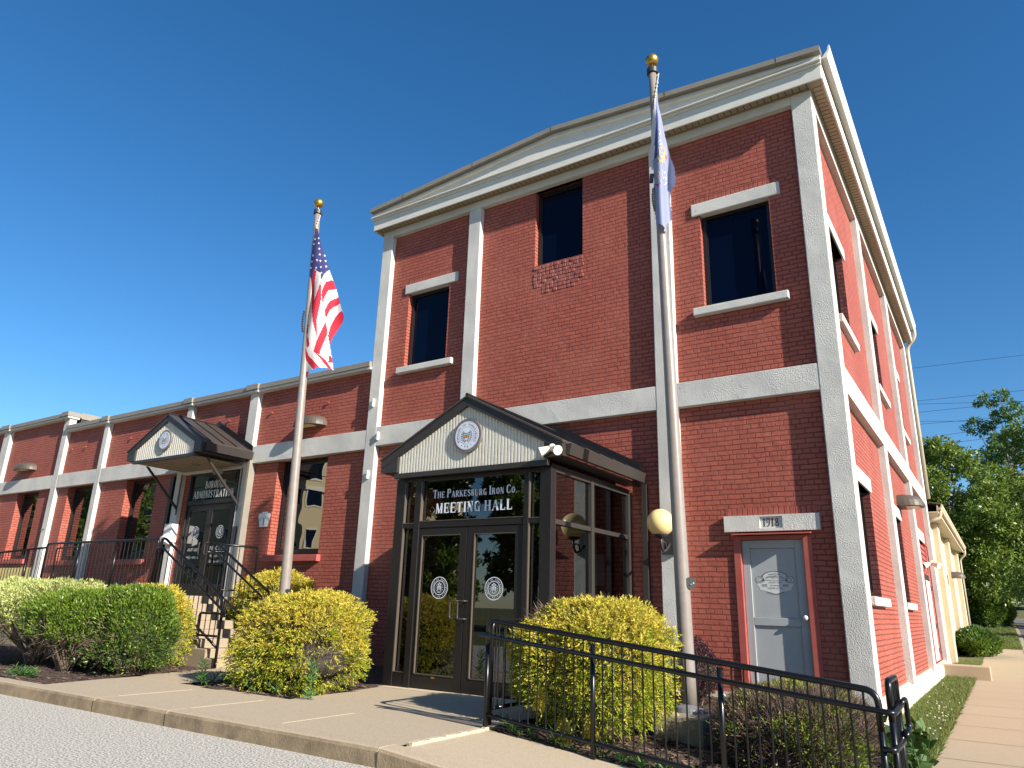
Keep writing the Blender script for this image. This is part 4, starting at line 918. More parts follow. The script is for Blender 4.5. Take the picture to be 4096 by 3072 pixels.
# 4. stair railing, near side
def stair_rail(y, label, x_top=-11.12):
    t = railing('stair_railing', (-10, y, -1.46), label)
    sl = -1.03/2.02; zt = lambda x: .585+(x+11.08)*sl*1.0
    MB().tube(bent([(x_top-.02, y, -.36), (x_top, y, .585), (-11.02, y, .585), (-9.12, y, zt(-9.12)), (-9.10, y, -1.46)], .05, 5), .023, 12).build('top_rail', 'rail_black', t, smooth=True)
    MB().tube(bent([(x_top-.02, y-.05, .42), (-10.98, y-.05, .42), (-8.98, y-.05, zt(-8.98)-.14), (-8.93, y-.05, zt(-8.98)-.19), (-9.06, y-.05, zt(-9.06)-.24)], .04, 5), .019, 10).build('handrail', 'rail_black', t, smooth=True)
    MB().tube([(-11.0, y, -.22), (-9.12, y, zt(-9.12)-.75)], .019, 10).build('bottom_rail', 'rail_black', t, smooth=True)
    MB().tube(bent([(-9.0, y-.05, -.645), (-9.62, y-.05, -.645), (-9.62, y-.05, -.985), (-9.06, y-.05, -.985)], .06, 5), .018, 10).build('loop_rail', 'rail_black', t, smooth=True)
    bal(t, [(-11.0+.135*i, y, zt(-11.0+.135*i)-.785, zt(-11.0+.135*i)-.01) for i in range(1, 14)])
    return t
stair_rail(-2.45, 'black stair railing with a square loop at its foot, nearest the street')
stair_rail(-1.38, 'black stair railing on the far side of the steps, by the wall bush')
# 5. landing railings
R5 = railing('landing_railing', (-13.2, -2.45, -.38), 'black railing along the front edge of the landing, left of the steps')
MB().tube(bent([(-11.23, -2.45, -.38), (-11.23, -2.45, .58), (-15.30, -2.45, .58), (-15.30, -2.45, -.4)], .07, 5), .023, 12).build('top_rail', 'rail_black', R5, smooth=True)
MB().tube([(-11.23, -2.45, -.26), (-15.30, -2.45, -.26)], .019, 10).build('bottom_rail', 'rail_black', R5, smooth=True)
for x in (-12.6, -13.95): post(R5, x, -2.45, -.4, .57, .02)
bal(R5, [(-11.23-.1356*i, -2.45, -.26, .57) for i in range(1, 30) if i not in (10, 20)])
R6 = railing('landing_railing', (-11, -.9, -.38), 'short black railing closing the wall end of the landing, above the bush by the wall')
MB().tube(bent([(-11.02, -1.30, .58), (-11.02, -.46, .58), (-11.02, -.46, -.4)], .05, 5), .021, 12).build('top_rail', 'rail_black', R6, smooth=True)
MB().tube([(-11.02, -1.30, -.26), (-11.02, -.46, -.26)], .018, 8).build('bottom_rail', 'rail_black', R6, smooth=True)
bal(R6, [(-11.02, -1.30+.14*i, -.26, .57) for i in range(1, 6)])
R7 = railing('ramp_railing', (-18, -2.45, -.5), 'black railing of the ramp running left from the landing')
zr = lambda x: .50+(x+15.35)*.035
MB().tube([(-15.35, -2.45, zr(-15.35)), (-24, -2.45, zr(-24))], .022, 12).build('top_rail', 'rail_black', R7, smooth=True)
MB().tube([(-15.35, -2.45, zr(-15.35)-.80), (-24, -2.45, zr(-24)-.80)], .019, 10).build('bottom_rail', 'rail_black', R7, smooth=True)
for x in (-16.1, -17.45, -19, -20.5): post(R7, x, -2.45, zr(x)-1.1, zr(x), .02)
bal(R7, [(-15.35-.137*i, -2.45, zr(-15.35-.137*i)-.80, zr(-15.35-.137*i)) for i in range(1, 40)])
R8 = railing('ramp_railing', (-17.2, -1.1, -.5), 'shorter black railing behind the landing railing, in front of the second window')
MB().tube(bent([(-17.9, -1.05, -.6), (-17.9, -1.05, .64), (-16.9, -1.05, .66), (-16.9, -1.05, -.6)], .07, 5), .022, 12).build('top_rail', 'rail_black', R8, smooth=True)
bal(R8, [(-17.9+.13*i, -1.05, -.4, .65) for i in range(1, 8)])

# ------------------------------------------------------------------ flagpoles and flags
def flagpole(bx, by, zb, zt, lx, ly, r0, r1, label, block=None, plate=True):
    t = thing('flagpole', (bx, by, zb), label, 'flagpole')
    P = lambda z: (bx+lx*(z-zb)/(zt-zb), by+ly*(z-zb)/(zt-zb), z)
    n = 24; MB().tube([P(zb+(zt-zb)*i/n) for i in range(n+1)], [r0+(r1-r0)*max(0, (i/n-.15)/.85) for i in range(n+1)], 24).build('pole', 'pole_metal', t, smooth=True)
    tp = P(zt); MB().tube([(tp[0], tp[1], zt-.02), (tp[0], tp[1], zt+.055)], r1*1.45, 24).tube([(tp[0]+r1*.6, tp[1]+r1*.6, zt-.06), (tp[0]+r1*1.3, tp[1]+r1*1.0, zt-.01)], .02, 8).build('truck', 'pole_cap', t, smooth=False)
    MB().tube([(tp[0], tp[1], zt+.05), (tp[0], tp[1], zt+.13)], .009, 8).build('finial_stem', 'white_paint', t)
    MB().sphere((tp[0], tp[1], zt+.205), .088, 28, 18).build('finial_ball', 'gold', t, smooth=True)
    return t, P
FP1, P1f = flagpole(-8.0, -2.13, -1.5, 6.43, -.21, -.137, .082, .050, 'left grey flagpole with the striped flag, rising behind the round yellow bush')
FP2, P2f = flagpole(-1.50, -2.18, -1.335, 6.63, -.131, -.086, .080, .052, 'right grey flagpole standing on a concrete block, carrying the pale blue flag')
MB().box(-1.74, -1.22, -2.60, -2.0, -1.85, -1.382).build('base_block', 'concrete_block', FP2, bevel=.02)
MB().tube([(-1.5, -2.2, -1.384), (-1.5, -2.2, -1.372), (-1.5, -2.19, -1.335)], [.205, .20, .10], 32).build('base_flange', 'flange_grey', FP2, smooth=False)
RR = Vector((.8365, .548, 0)); NN = Vector((-.548, .8365, 0))
for fp, Pf, zc in ((FP1, P1f, -.30), (FP2, P2f, -.10)):
    p = Vector(Pf(zc))+RR*.07-NN*.03; m = MB(); m.tube([p-RR*.0-NN*.03, p-RR*.0-NN*.045], .062, 20); m.build('cleat_cover', 'pole_cap', fp)
    MB().tube([p-NN*.05+Vector((0,0,-.02)), p-NN*.075+RR*.03], .008, 6).build('lock', 'white_paint', fp)
p = Vector(P1f(-.60))-RR*.03-NN*.08; MB().box(p.x-.04, p.x+.04, p.y-.006, p.y+.006, p.z-.10, p.z+.06).build('name_plate', 'seal_gold', FP1)
PEN = [(0,0)]
def inpoly(poly, x, y):
    c = False; n = len(poly); j = n-1
    for i in range(n):
        xi_, yi_ = poly[i]; xj, yj = poly[j]
        if (yi_ > y) != (yj > y) and x < (xj-xi_)*(y-yi_)/(yj-yi_)+xi_: c = not c
        j = i
    return c
def flag(name, label, outline, regions, mats, to_lz, origin, ncx, ncy, folds, extra=None, cat='flag'):
    """cloth sheet in the vertical plane through the pole; regions = (mat index, polygon); depth from folds(lx, z)"""
    xs_ = [p[0] for p in outline]; ys_ = [p[1] for p in outline]; m = MB(); idx = {}
    def W(px, py, off=0):
        l, z = to_lz(px, py); d = folds(px, py)+off; q = Vector(origin(z))+RR*l-NN*(.06+d); return (q.x, q.y, z)
    def vid(i, j):
        if (i, j) not in idx: idx[(i, j)] = len(m.v); m.v.append(W(min(xs_)+(max(xs_)-min(xs_))*i/ncx, min(ys_)+(max(ys_)-min(ys_))*j/ncy))
        return idx[(i, j)]
    for i in range(ncx):
        for j in range(ncy):
            px = min(xs_)+(max(xs_)-min(xs_))*(i+.5)/ncx; py = min(ys_)+(max(ys_)-min(ys_))*(j+.5)/ncy
            if not inpoly(outline, px, py): continue
            k = 0
            for mi, poly in regions:
                if inpoly(poly, px, py): k = mi
            m.f.append((vid(i, j), vid(i+1, j), vid(i+1, j+1), vid(i, j+1))); m.m.append(k)
    t = thing(name, origin(to_lz(*outline[0])[1]), label, cat); m.build('cloth', mats, t, smooth=True)
    if extra: extra(t, W)
    return t
# national flag: lateral metres and height from tracing units
def lz1(px, py):
    z = 6.43-(py-142)*.00229; return (px-262-(-.077)*(py-285))*.00212, z
O1 = [(262,290),(283,300),(300,380),(345,520),(385,655),(427,790),(462,915),(500,1030),(497,1065),(450,1130),(405,1200),(383,1268),(398,1400),(404,1462),(390,1448),(375,1462),(365,1452),(318,1472),(300,1466),(270,1490),(240,1487),(215,1510),(200,1540),(188,1520),(190,1490),(176,1450),(175,1290),(185,1010),(205,850),(215,745),(225,640),(245,450)]
blue = [(255,280),(290,290),(350,520),(390,657),(352,700),(326,762),(318,700),(300,690),(275,668),(255,662),(240,740),(205,750),(220,640),(240,450)]
reds = [[(405,732),(440,785),(375,830),(348,900),(340,935),(330,935),(332,850),(360,770)], [(445,860),(475,912),(410,948),(380,985),(355,1055),(346,1030),(350,990),(375,920),(410,880)], [(480,987),(510,1030),(507,1065),(450,1130),(405,1200),(383,1275),(370,1200),(385,1120),(420,1040),(450,1005)],
 [(255,662),(280,675),(262,770),(268,935),(300,850),(322,770),(330,890),(322,950),(300,1050),(290,1100),(290,1235),(262,1120),(245,1000),(235,900),(232,800),(238,740)], [(350,1090),(364,1150),(362,1200),(320,1330),(312,1370),(262,1345),(285,1260),(320,1170)],
 [(205,745),(240,740),(233,795),(205,800)], [(190,900),(228,945),(222,1020),(180,1000)], [(170,1100),(215,1120),(212,1200),(170,1180)], [(215,1210),(230,1290),(205,1312),(198,1250)], [(165,1285),(180,1290),(225,1380),(318,1475),(268,1492),(215,1430),(165,1370)], [(265,1345),(310,1370),(355,1400),(400,1465),(365,1455),(320,1400)], [(380,1335),(405,1400),(370,1412)], [(185,1490),(225,1500),(200,1545),(180,1525)]]
f1 = lambda px, py: (.10*math.sin((px-250+(py-300)*.05)/48.0)+.03*math.sin(py/90.0+px/30.0))*min(1, (py-280)/300.0)
def stars(t, W):
    m = MB()
    for sx_, sy_ in ((262,395),(296,393),(253,440),(300,440),(305,490),(248,545),(310,540),(348,543),(238,595),(288,590),(315,595),(357,590),(228,645),(279,653),(320,648),(362,638),(325,700)):
        pts = []
        for q in range(10): a = math.pi/2+q*math.pi/5; r = 13 if q % 2 == 0 else 5.5; pts.append(W(sx_+r*.85*math.cos(a), sy_-r*math.sin(a), .006))
        m.poly(pts)
    m.build('stars', 'flag_white', t)
    m = MB(); 
    for z in (6.10, 5.55): pass
    a = Vector(P1f(6.36))+RR*.07-NN*.05; b = Vector(W(265, 288)); m.tube([a, b], .008, 6)
    for q in range(3): m.sphere(tuple(a.lerp(b, .45+.2*q)), .018, 8, 6)
    m.build('halyard', 'rope', t)
    m = MB()
    for q in range(9): pp = Vector(P1f(4.45-q*.045))-RR*(.075+.015*math.sin(q*.4))-NN*.03; m.sphere(tuple(pp), .022, 8, 6)
    m.build('bead_chain', 'pole_cap', t)
flag('national_flag', 'red, white and blue flag hanging limp with a frayed end on the left pole', O1, [(1, blue)]+[(2, r_) for r_ in reds], ['flag_white', 'flag_blue', 'flag_red'], lz1, P1f, 62, 230, f1, stars)
def lz2(px, py):
    z = 6.63-(py-178)*.001875; return (px-238-(.112)*(py-178))*.00180, z
O2 = [(262,415),(280,415),(300,520),(340,640),(375,760),(405,880),(440,1000),(457,1110),(435,1160),(430,1220),(448,1330),(452,1385),(425,1410),(405,1450),(414,1508),(398,1492),(370,1470),(335,1440),(320,1330),(305,1180),(300,1030),(290,1000),(285,940),(268,935),(258,700)]
f2 = lambda px, py: (.07*math.sin((px-240-(py-400)*.09)/23.0)+.02*math.sin(py/110.0))*min(1, (py-400)/250.0)
def arms(t, W):
    def strip(m, pts, w=2.6):
        for a, b in zip(pts[:-1], pts[1:]):
            dx, dy = b[0]-a[0], b[1]-a[1]; L_ = math.hypot(dx, dy) or 1; nx, ny = -dy/L_*w, dx/L_*w
            m.poly([W(a[0]+nx, a[1]+ny, .006), W(b[0]+nx, b[1]+ny, .006), W(b[0]-nx, b[1]-ny, .006), W(a[0]-nx, a[1]-ny, .006)])
    m = MB()
    for pts in ([(312,850),(330,835),(358,838),(366,870),(352,920),(335,950)], [(315,870),(322,930),(345,985),(362,930),(366,880)], [(308,930),(325,975),(350,940),(372,965)], [(310,1000),(322,985),(345,960)], [(318,900),(340,905),(360,895)], [(322,875),(342,862),(356,872)], [(316,1045),(330,1060),(325,1090),(335,1110)]): strip(m, pts, 3.2)
    m.build('gold_embroidery', 'state_gold', t)
    m = MB()
    for pts in ([(305,830),(318,808),(330,812),(338,835)], [(318,1050),(345,1035),(370,1045),(378,1020),(392,1050),(398,1080)], [(330,1100),(350,1140),(380,1130),(400,1090)], [(350,1060),(360,1095),(385,1060),(390,1100)], [(310,720),(316,745),(308,770)]): strip(m, pts, 2.2)
    m.build('white_embroidery', 'flag_white', t)
    m = MB()
    for pts in ([(378,885),(384,912)], [(312,1135),(328,1150),(338,1140)], [(326,1150),(330,1165)]): strip(m, pts, 4)
    m.build('red_embroidery', 'state_red', t)
    m = MB(); a = Vector(P2f(6.58))+RR*.075-NN*.05; b = Vector(W(266, 418)); m.tube([a, b], .007, 6)
    for q in range(4): m.sphere(tuple(a.lerp(b, .4+.17*q)), .017, 8, 6)
    c = Vector(W(278, 940)); d = Vector(W(285, 1010)); m.tube([c, d], .010, 6); m.build('halyard', 'rope', t)
    e = Vector(W(285, 1040)); g = Vector(W(287, 1100)); MB().tube([e, g], .026, 12).build('weight', 'pole_cap', t)
    m = MB()
    for q in range(10): pp = Vector(P2f(4.78-q*.034))-RR*(.085+.012*math.sin(q*.4))-NN*.04; m.sphere(tuple(pp), .018, 8, 6)
    m.build('bead_chain', 'pole_cap', t)
flag('state_flag', 'faded pale blue flag with an embroidered coat of arms, drooping from the right pole', O2, [(2, [(250,425),(272,425),(284,700),(290,940),(264,945)]), (1, [(277,480),(296,600),(303,800),(306,935),(288,945),(282,700)])], ['state_blue', 'state_fold_shade', 'flag_white'], lz2, P2f, 40, 210, f2, arms)

# ------------------------------------------------------------------ lamps and small fittings
GL = thing('globe_lamp', (-2.48, -.35, .40), 'cream globe lamp on a dark scroll bracket beside the right flagpole', 'wall lamp')
MB().sphere((-2.49, -.35, .785), .19, 36, 24).build('globe', 'globe', GL, smooth=True)
MB().tube([(-2.49, -.35, .575), (-2.49, -.35, .60), (-2.49, -.35, .625)], [.05, .085, .10], 24).build('collar', 'pole_cap', GL)
MB().tube(bent([(-2.49, -.35, .58), (-2.49, -.35, .47), (-2.49, -.27, .39), (-2.49, -.12, .44), (-2.49, -.03, .52)], .08, 5), .018, 10).tube(bent([(-2.49, -.33, .52), (-2.49, -.20, .53), (-2.49, -.16, .45)], .05, 5), .012, 8).build('scroll_arm', 'bronze_grey', GL, smooth=True)
MB().box(-2.575, -2.405, -.035, 0, .40, .72).box(-2.60, -2.38, -.05, -.001, .375, .40).build('back_plate', 'pole_cap', GL, bevel=.006)
def wallpack(loc, axis, w, h, d, label, group=None):
    x, y, z = loc; t = thing('wall_light', loc, label, 'wall light'); m = MB(); na, nb = 14, 7; g = []
    for i in range(na+1):
        a = math.pi*i/na; row = []
        for j in range(nb+1):
            b = math.pi/2*j/nb; k = math.cos(b)**.6; u_ = math.cos(a); v_ = math.sin(a)
            uu = math.copysign(abs(u_)**.75, u_)*w/2*k; dd = abs(v_)**.8*d*k; hh = h*math.sin(b)**.9
            row.append((x+uu, y-dd, z+hh) if axis == 1 else (x+dd, y+uu, z+hh))
        g.append(row)
    for i in range(na):
        for j in range(nb): m.poly([g[i][j], g[i+1][j], g[i+1][j+1], g[i][j+1]])
    m.poly([q[0] for q in g]); m.build('housing', 'fitting_grey', t)
    if axis == 1: MB().box(x-w*.25, x+w*.25, y-d*.8, y-d*.3, z-.012, z-.002).build('lens', 'globe', t)
    else: MB().box(x+d*.3, x+d*.8, y-w*.25, y+w*.25, z-.012, z-.002).build('lens', 'globe', t)
    return t
wallpack((-10.45, RC, 3.13), 1, .85, .24, .36, 'brown wedge-shaped wall light on the brick just behind the left flagpole')
wallpack((-23.15, RC, 3.15), 1, .95, .24, .36, 'brown wedge-shaped wall light on the brick at the far left')
wallpack((-RC, 6.35, 1.72), 0, .75, .24, .46, 'brown wall light high on the red side wall above a window')
wallpack((.0, 20.0, .98), 0, .6, .22, .42, 'brown wall light on the cream building beyond the side door')
def flood(loc, label, mat='flood_white', s=1.0):
    x, y, z = loc; t = thing('floodlight', loc, label, 'floodlight')
    MB().sphere((x, y, z), .05*s, 14, 10).build('mount', mat, t, smooth=True)
    for sg in (-1, 1):
        d = Vector((sg*.75, -.45, -.35)).normalized(); a = Vector(loc)+d*.03*s; b = Vector(loc)+d*.16*s
        MB().tube([a, b], [.035*s, .062*s], 4 if False else 12).build('lamp_head', mat, t)
flood((-3.04, -2.44, 1.50), 'cream twin floodlight on the right corner of the porch gable')
flood((-13.15, -.12, 2.38), 'pale twin floodlight under the small canopy, right of its downlight', 'trim_taupe')
flood((.02, 11.0, .93), 'cream twin floodlight above the red side door', 'flood_white', 1.3)
# building plate
SG = thing('building_sign', (-11.66, RC, 1.2), 'white keystone sign with a red border reading BUILDING 1', 'sign')
ks = [(-.20, .16), (-.11, .16), (-.09, .20), (.09, .20), (.11, .16), (.20, .16), (.225, .10), (.145, -.165), (-.145, -.165), (-.225, .10)]
cx, cz = -11.66, 1.22
MB().prism([(cx+a, cz+b) for a, b in ks], 1, RC-.012, RC-.002).build('border', 'state_red', SG); SG.children[0].data.materials[0] = M['red_dark_trim']
MB().prism([(cx+a*.88, cz+b*.88) for a, b in ks], 1, RC-.015, RC-.0125).build('plate', 'white_matt', SG)
m = MB(); arc_text(m, 'BUILDING', (cx, cz-.22), .245, RC-.017, .085, math.radians(128), math.radians(52), sx=.8); serif(m, '1', cx-.035, cx+.04, cz-.11, .14, RC-.017); m.build('lettering', 'ink', SG)
BX = thing('drop_box', (-14.7, -.1, .75), 'white metal drop box fixed to the pillar left of the wing doors', 'drop box')
MB().box(-14.93, -14.62, -.16, 0, .80, 1.22).build('body', 'white_paint', BX, bevel=.01); MB().prism([(-.30, .80), (-.30, .90), (-.16, 1.0), (-.16, .74)], 0, -14.80, -14.60).build('chute', 'white_paint', BX, bevel=.008)
MB().box(-12.52, -12.40, -.03, 0, .72, 1.10).build('t', 'pole_cap'); o = bpy.data.objects[-1] if False else [q for q in COL.objects if q.name == 't'][0]; o.name = 'card_reader'; anchor(o, (-12.46, 0, .72)); setp(o, 'black card reader on the pillar right of the wing doors', 'card reader')
for i, (x, z) in enumerate(((-13.40, 3.62), (-11.86, 3.63), (-10.03, 3.63), (-20.69, 3.60), (-19.92, 3.60), (-17.6, 3.62))):
    lab = ['just above the small canopy roof', 'left of the left flagpole, above the sign', 'between the left flagpole and the tall building', 'at the far left, left one of a close pair', 'at the far left, right one of a close pair', 'left of the small canopy'][i]
    o = MB().tube([(x, RC+.01, z), (x, RC-.035, z)], .016, 8).tube([(x, RC-.032, z), (x, RC-.042, z)], .038, 6).build('wall_anchor', 'red_paint'); anchor(o, (x, RC, z)); setp(o, 'red-painted iron wall anchor '+lab, 'wall anchor', 'iron wall anchors on the wing')
for i, (x, y, z) in enumerate(((-8.60, -.0, 3.40), (-8.58, -.0, 1.95), (-8.40, 0, 2.70))):
    lab = ['upper', 'lower', 'middle'][i]; o = MB().box(x-.012, x+.012, -.05, .0, z-.07, z+.09).box(x-.05, x-.012, -.045, -.02, z+.03, z+.055).box(x-.05, x-.012, -.045, -.02, z-.04, z-.015).build('cable_bracket', 'white_paint'); anchor(o, (x, y, z)); setp(o, lab+' white cable bracket on the pillar between wing and tall building', 'bracket', 'cable brackets on the left pillar')
o = MB().tube(bent([(-21.14, .0, 1.30), (-21.14, -.07, 1.30), (-21.14, -.07, 1.24)], .03), .012, 8).build('hook', 'bronze', None); anchor(o, (-21.14, 0, 1.27)); setp(o, 'small rusty iron hook on a white pillar of the wing', 'hook')

# ------------------------------------------------------------------ low wall by the side door, cream building beyond
o = MB().box(-.05, .92, 10.55, 11.05, -1.9, -1.40).build('low_wall', 'concrete_side', None, bevel=.02); anchor(o, (.4, 10.8, -1.7)); setp(o, 'low concrete wall sticking out from the side door step onto the walk', 'low wall')
CB = thing('cream_building', (-6, 20, -1.5), 'low cream building with pilasters continuing the side facade', 'building')
m = MB(); wall(m, 0, -.13, 12.66, 27.2, -1.8, 2.40, [(13.6, 14.8, -.72, 1.1)], -.14); m.build('wall', ['beige_wall', 'beige_wall'], CB)
m = MB(); wall(m, 1, 27.2, -9, -.13, -1.8, 2.4, [], .1); m.build('end_wall', 'beige_wall', CB)
for a in (15.5, 20.6, 26.4): MB().box(-.3, .02, a, a+.75, -1.8, 2.39).build('pilaster', 'beige_wall', CB, bevel=.01)
MB().box(-.30, -.27, 13.6, 14.8, -.72, 1.1).build('window', 'beige_recess', CB)
m = MB(); m.box(-.13, .20, 12.95, 27.5, 2.40, 2.43); m.build('soffit', 'beige_eave', CB)
m = MB(); m.box(.20, .23, 12.95, 27.5, 2.38, 2.60); m.build('fascia', 'beige_eave', CB)
gutter(.232, 1, 12.95, 27.5, z=2.48, p=CB, h=.15, w=.11)
m = MB(); m.poly([(.3, 12.7, 2.62), (.3, 27.5, 2.62), (-4.5, 27.5, 3.4), (-4.5, 12.7, 3.4)]); m.poly([(-4.5, 12.7, 3.4), (-4.5, 27.5, 3.4), (-9, 27.5, 2.62), (-9, 12.7, 2.62)]); m.build('roof', 'trim_taupe', CB)
MB().tube(bent([(.28, 27.3, 2.50), (.28, 27.3, 2.3), (.06, 27.35, 2.1), (.06, 27.35, -1.4)], .1), .045, 8).build('downspout', 'beige_eave', CB, smooth=True)
MB().tube(bent([(.27, 13.2, 2.50), (.25, 13.2, 2.28), (-.10, 13.1, 2.15)], .1), .045, 8).build('downspout', 'beige_eave', CB, smooth=True)
MB().tube([(.03, 12.85, -1.62), (-.08, 12.85, -1.2)], .05, 10).build('drain_pipe', 'white_paint', CB, smooth=True)

# ------------------------------------------------------------------ vegetation
def fbm(p, s, seed=0):
    """cheap smooth noise for arrays of points"""
    q = p*s+seed*7.3
    return (np.sin(q[:, 0]*1.7+np.sin(q[:, 1]*1.3+seed))+np.sin(q[:, 1]*1.9+np.sin(q[:, 2]*1.5))+np.sin(q[:, 2]*1.6+np.sin(q[:, 0]*1.2+2)))/3
def leaves(name, mats, P, D, ln, wd, parent=None, split=None, curl_=.25):
    """diamond leaves at points P pointing along D"""
    n = len(P); D = D/np.linalg.norm(D, axis=1, keepdims=True); R = RNG.normal(size=(n, 3)); A = np.cross(D, R); A /= np.linalg.norm(A, axis=1, keepdims=True); B = np.cross(D, A)
    ln = (ln*RNG.uniform(.6, 1.25, n))[:, None]; wd = (wd*RNG.uniform(.7, 1.2, n))[:, None]
    V = np.empty((n, 4, 3)); V[:, 0] = P; V[:, 1] = P+D*ln*.45+A*wd*.5+B*ln*curl_*.15; V[:, 2] = P+D*ln+B*ln*curl_; V[:, 3] = P+D*ln*.45-A*wd*.5+B*ln*curl_*.15
    off = wloc(parent) if parent is not None else Vector((0, 0, 0)); V = V.reshape(-1, 3)-np.array(off)
    me = bpy.data.meshes.new(name); me.vertices.add(4*n); me.vertices.foreach_set('co', V.astype(np.float32).ravel())
    me.loops.add(4*n); me.loops.foreach_set('vertex_index', np.arange(4*n, dtype=np.int32)); me.polygons.add(n); me.polygons.foreach_set('loop_start', np.arange(0, 4*n, 4, dtype=np.int32)); me.polygons.foreach_set('loop_total', np.full(n, 4, dtype=np.int32))
    for mm in mats: me.materials.append(M[mm])
    if split is not None: me.polygons.foreach_set('material_index', split.astype(np.int32))
    me.update(calc_edges=True); o = bpy.data.objects.new(name, me); COL.objects.link(o)
    if parent is not None: o.parent = parent
    return o
def sprays(P, D, k, L_, droop=.25):
    """turn each base point into a small feathery spray of k leaf positions"""
    n = len(P); D = D/np.linalg.norm(D, axis=1, keepdims=True); A = np.cross(D, RNG.normal(size=(n, 3))); A /= np.linalg.norm(A, axis=1, keepdims=True)
    Ps, Ds = [], []; ll = RNG.uniform(.6, 1.4, n)[:, None]*L_
    for i in range(k):
        f = i/(k-1); q = P+D*ll*f+np.array([0, 0, -droop])*ll*f*f; sg = -1 if i % 2 else 1
        Ps.append(q); Ds.append(D*(.9)+A*sg*(.75*(1-f*.7))+np.array([0, 0, -droop*f])+RNG.normal(scale=.18, size=(n, 3)))
    return np.concatenate(Ps), np.concatenate(Ds)
def sellip(n, c, h, e=.45, lo=-1.0):
    """directions on a rounded box surface"""
    d = RNG.normal(size=(n, 3)); d[:, 2] = np.where(d[:, 2] < lo, -d[:, 2], d[:, 2]); d /= np.linalg.norm(d, axis=1, keepdims=True)
    k = 1/e; r = (np.abs(d)**k).sum(1)**(-1/k); return d, d*r[:, None]
def bush(name, c, h, n, mats, ln, wd, label, cat='shrub', group=None, e=.42, lump=.09, depth=.28, hole=.0, core='twig_dark', up=.5, top_mat=None, core_s=.80, zcut=None, seed=1, stems=8, twigs=0, rot=0.0, bottom_bare=0.0, twig_mat='twig', spray=0, gap=0.0):
    zb = c[2]-h[2]; t = thing(name, (c[0], c[1], zb), label, cat, group)
    h = np.array(h); cc = np.array(c)
    cr, sr = math.cos(rot), math.sin(rot); RM = np.array([[cr, -sr, 0], [sr, cr, 0], [0, 0, 1]])
    d, s = sellip(n, c, h, e)
    lumpv = 1+lump*fbm(s*h, 2.6, seed)+lump*.75*fbm(s*h, 7.5, seed+3)
    clump = fbm(s*h, 15, seed+5)
    dep = 1-depth*RNG.beta(1.1, 2.6, n)*(1-.35*clump)
    keep = np.ones(n, bool)
    if gap: keep &= ~((fbm(s*h, 21, seed+6)+.35*fbm(s*h, 43, seed+1) > 1-gap) & (dep > .86))
    if hole: keep &= ~((fbm(s*h, 2.2, seed+9) > 1-hole) & (RNG.uniform(size=n) < .88))
    if bottom_bare: keep &= ~((s[:, 2] < -1+2*bottom_bare+.25*fbm(s*h, 2.5, seed+4)) & (RNG.uniform(size=n) < .93))
    P = (s*h*(lumpv*dep)[:, None])@RM.T+cc
    keep &= P[:, 2] > zb-.02
    if zcut is not None: keep &= P[:, 2] > zcut
    P = P[keep]; dd = (d@RM.T)[keep]; s = s[keep]; cl = clump[keep]
    D = dd*np.array([1, 1, .8])+RNG.normal(scale=.55, size=P.shape)+np.array([0, 0, up])
    if spray: P, D = sprays(P, D, spray, ln*1.9); cl = np.tile(cl, spray); dd = np.tile(dd, (spray, 1))
    split = None
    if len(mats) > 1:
        w = .5*dd[:, 2]+.35*cl+RNG.normal(scale=.25, size=len(P)); split = np.where(w > top_mat, 0, 1)  # sunlit tops put into leaf colour: upward and clumped leaves take first material
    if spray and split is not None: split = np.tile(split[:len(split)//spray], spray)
    leaves('foliage', mats, P, D, ln, wd, t, split)
    # dark woody heart, broken up
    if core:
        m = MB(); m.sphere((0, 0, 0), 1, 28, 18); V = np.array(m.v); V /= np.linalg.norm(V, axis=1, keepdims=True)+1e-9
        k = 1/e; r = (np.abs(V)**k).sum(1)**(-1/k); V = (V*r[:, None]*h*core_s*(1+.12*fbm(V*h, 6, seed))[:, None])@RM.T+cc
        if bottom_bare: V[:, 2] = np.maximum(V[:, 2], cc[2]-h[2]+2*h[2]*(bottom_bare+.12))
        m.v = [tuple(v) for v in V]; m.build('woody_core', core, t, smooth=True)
    if stems:
        m = MB()
        for q in range(stems):
            a = random.uniform(0, 6.28); x0, y0 = c[0]+.10*math.cos(a)*h[0], c[1]+.10*math.sin(a)*h[1]; x1, y1 = c[0]+random.uniform(.3, .85)*h[0]*math.cos(a), c[1]+random.uniform(.3, .85)*h[1]*math.sin(a); zt_ = c[2]+h[2]*random.uniform(-.2, .5)
            mid_ = ((x0+x1)/2+random.uniform(-.06, .06), (y0+y1)/2, zb+(zt_-zb)*.45)
            m.tube([(x0, y0, zb-.05), mid_, (x1, y1, zt_)], [.022, .014, .005], 6)
        m.build('stems', 'twig', t)
    if twigs:
        d2, s2 = sellip(twigs, c, h, e); P2 = (s2*h*RNG.uniform(.62, 1.0, twigs)[:, None])@RM.T+cc; D2 = d2@RM.T+RNG.normal(scale=.6, size=P2.shape)+np.array([0, 0, .4])
        if bottom_bare: kk = s2[:, 2] < -.1+.3*RNG.normal(size=twigs); P2, D2 = P2[kk], D2[kk]
        kk = P2[:, 2] > zb; leaves('twigs', [twig_mat], P2[kk]-D2[kk]*.03, D2[kk], .16, .006, t)
    return t
YG = 'clipped golden cypress bushes'
bush('cypress_bush', (-6.14, -3.36, -.945), (.80, .57, .54), 15000, ['leaf_yellow', 'leaf_yellow_deep'], .034, .013, 'big rounded golden cypress bush left of the porch, in front of the left flagpole', group=YG, e=.27, lump=.13, top_mat=-.05, hole=.34, seed=2, rot=.15, up=.35, spray=6, gap=.62, depth=.36, core_s=.74, twigs=2500)
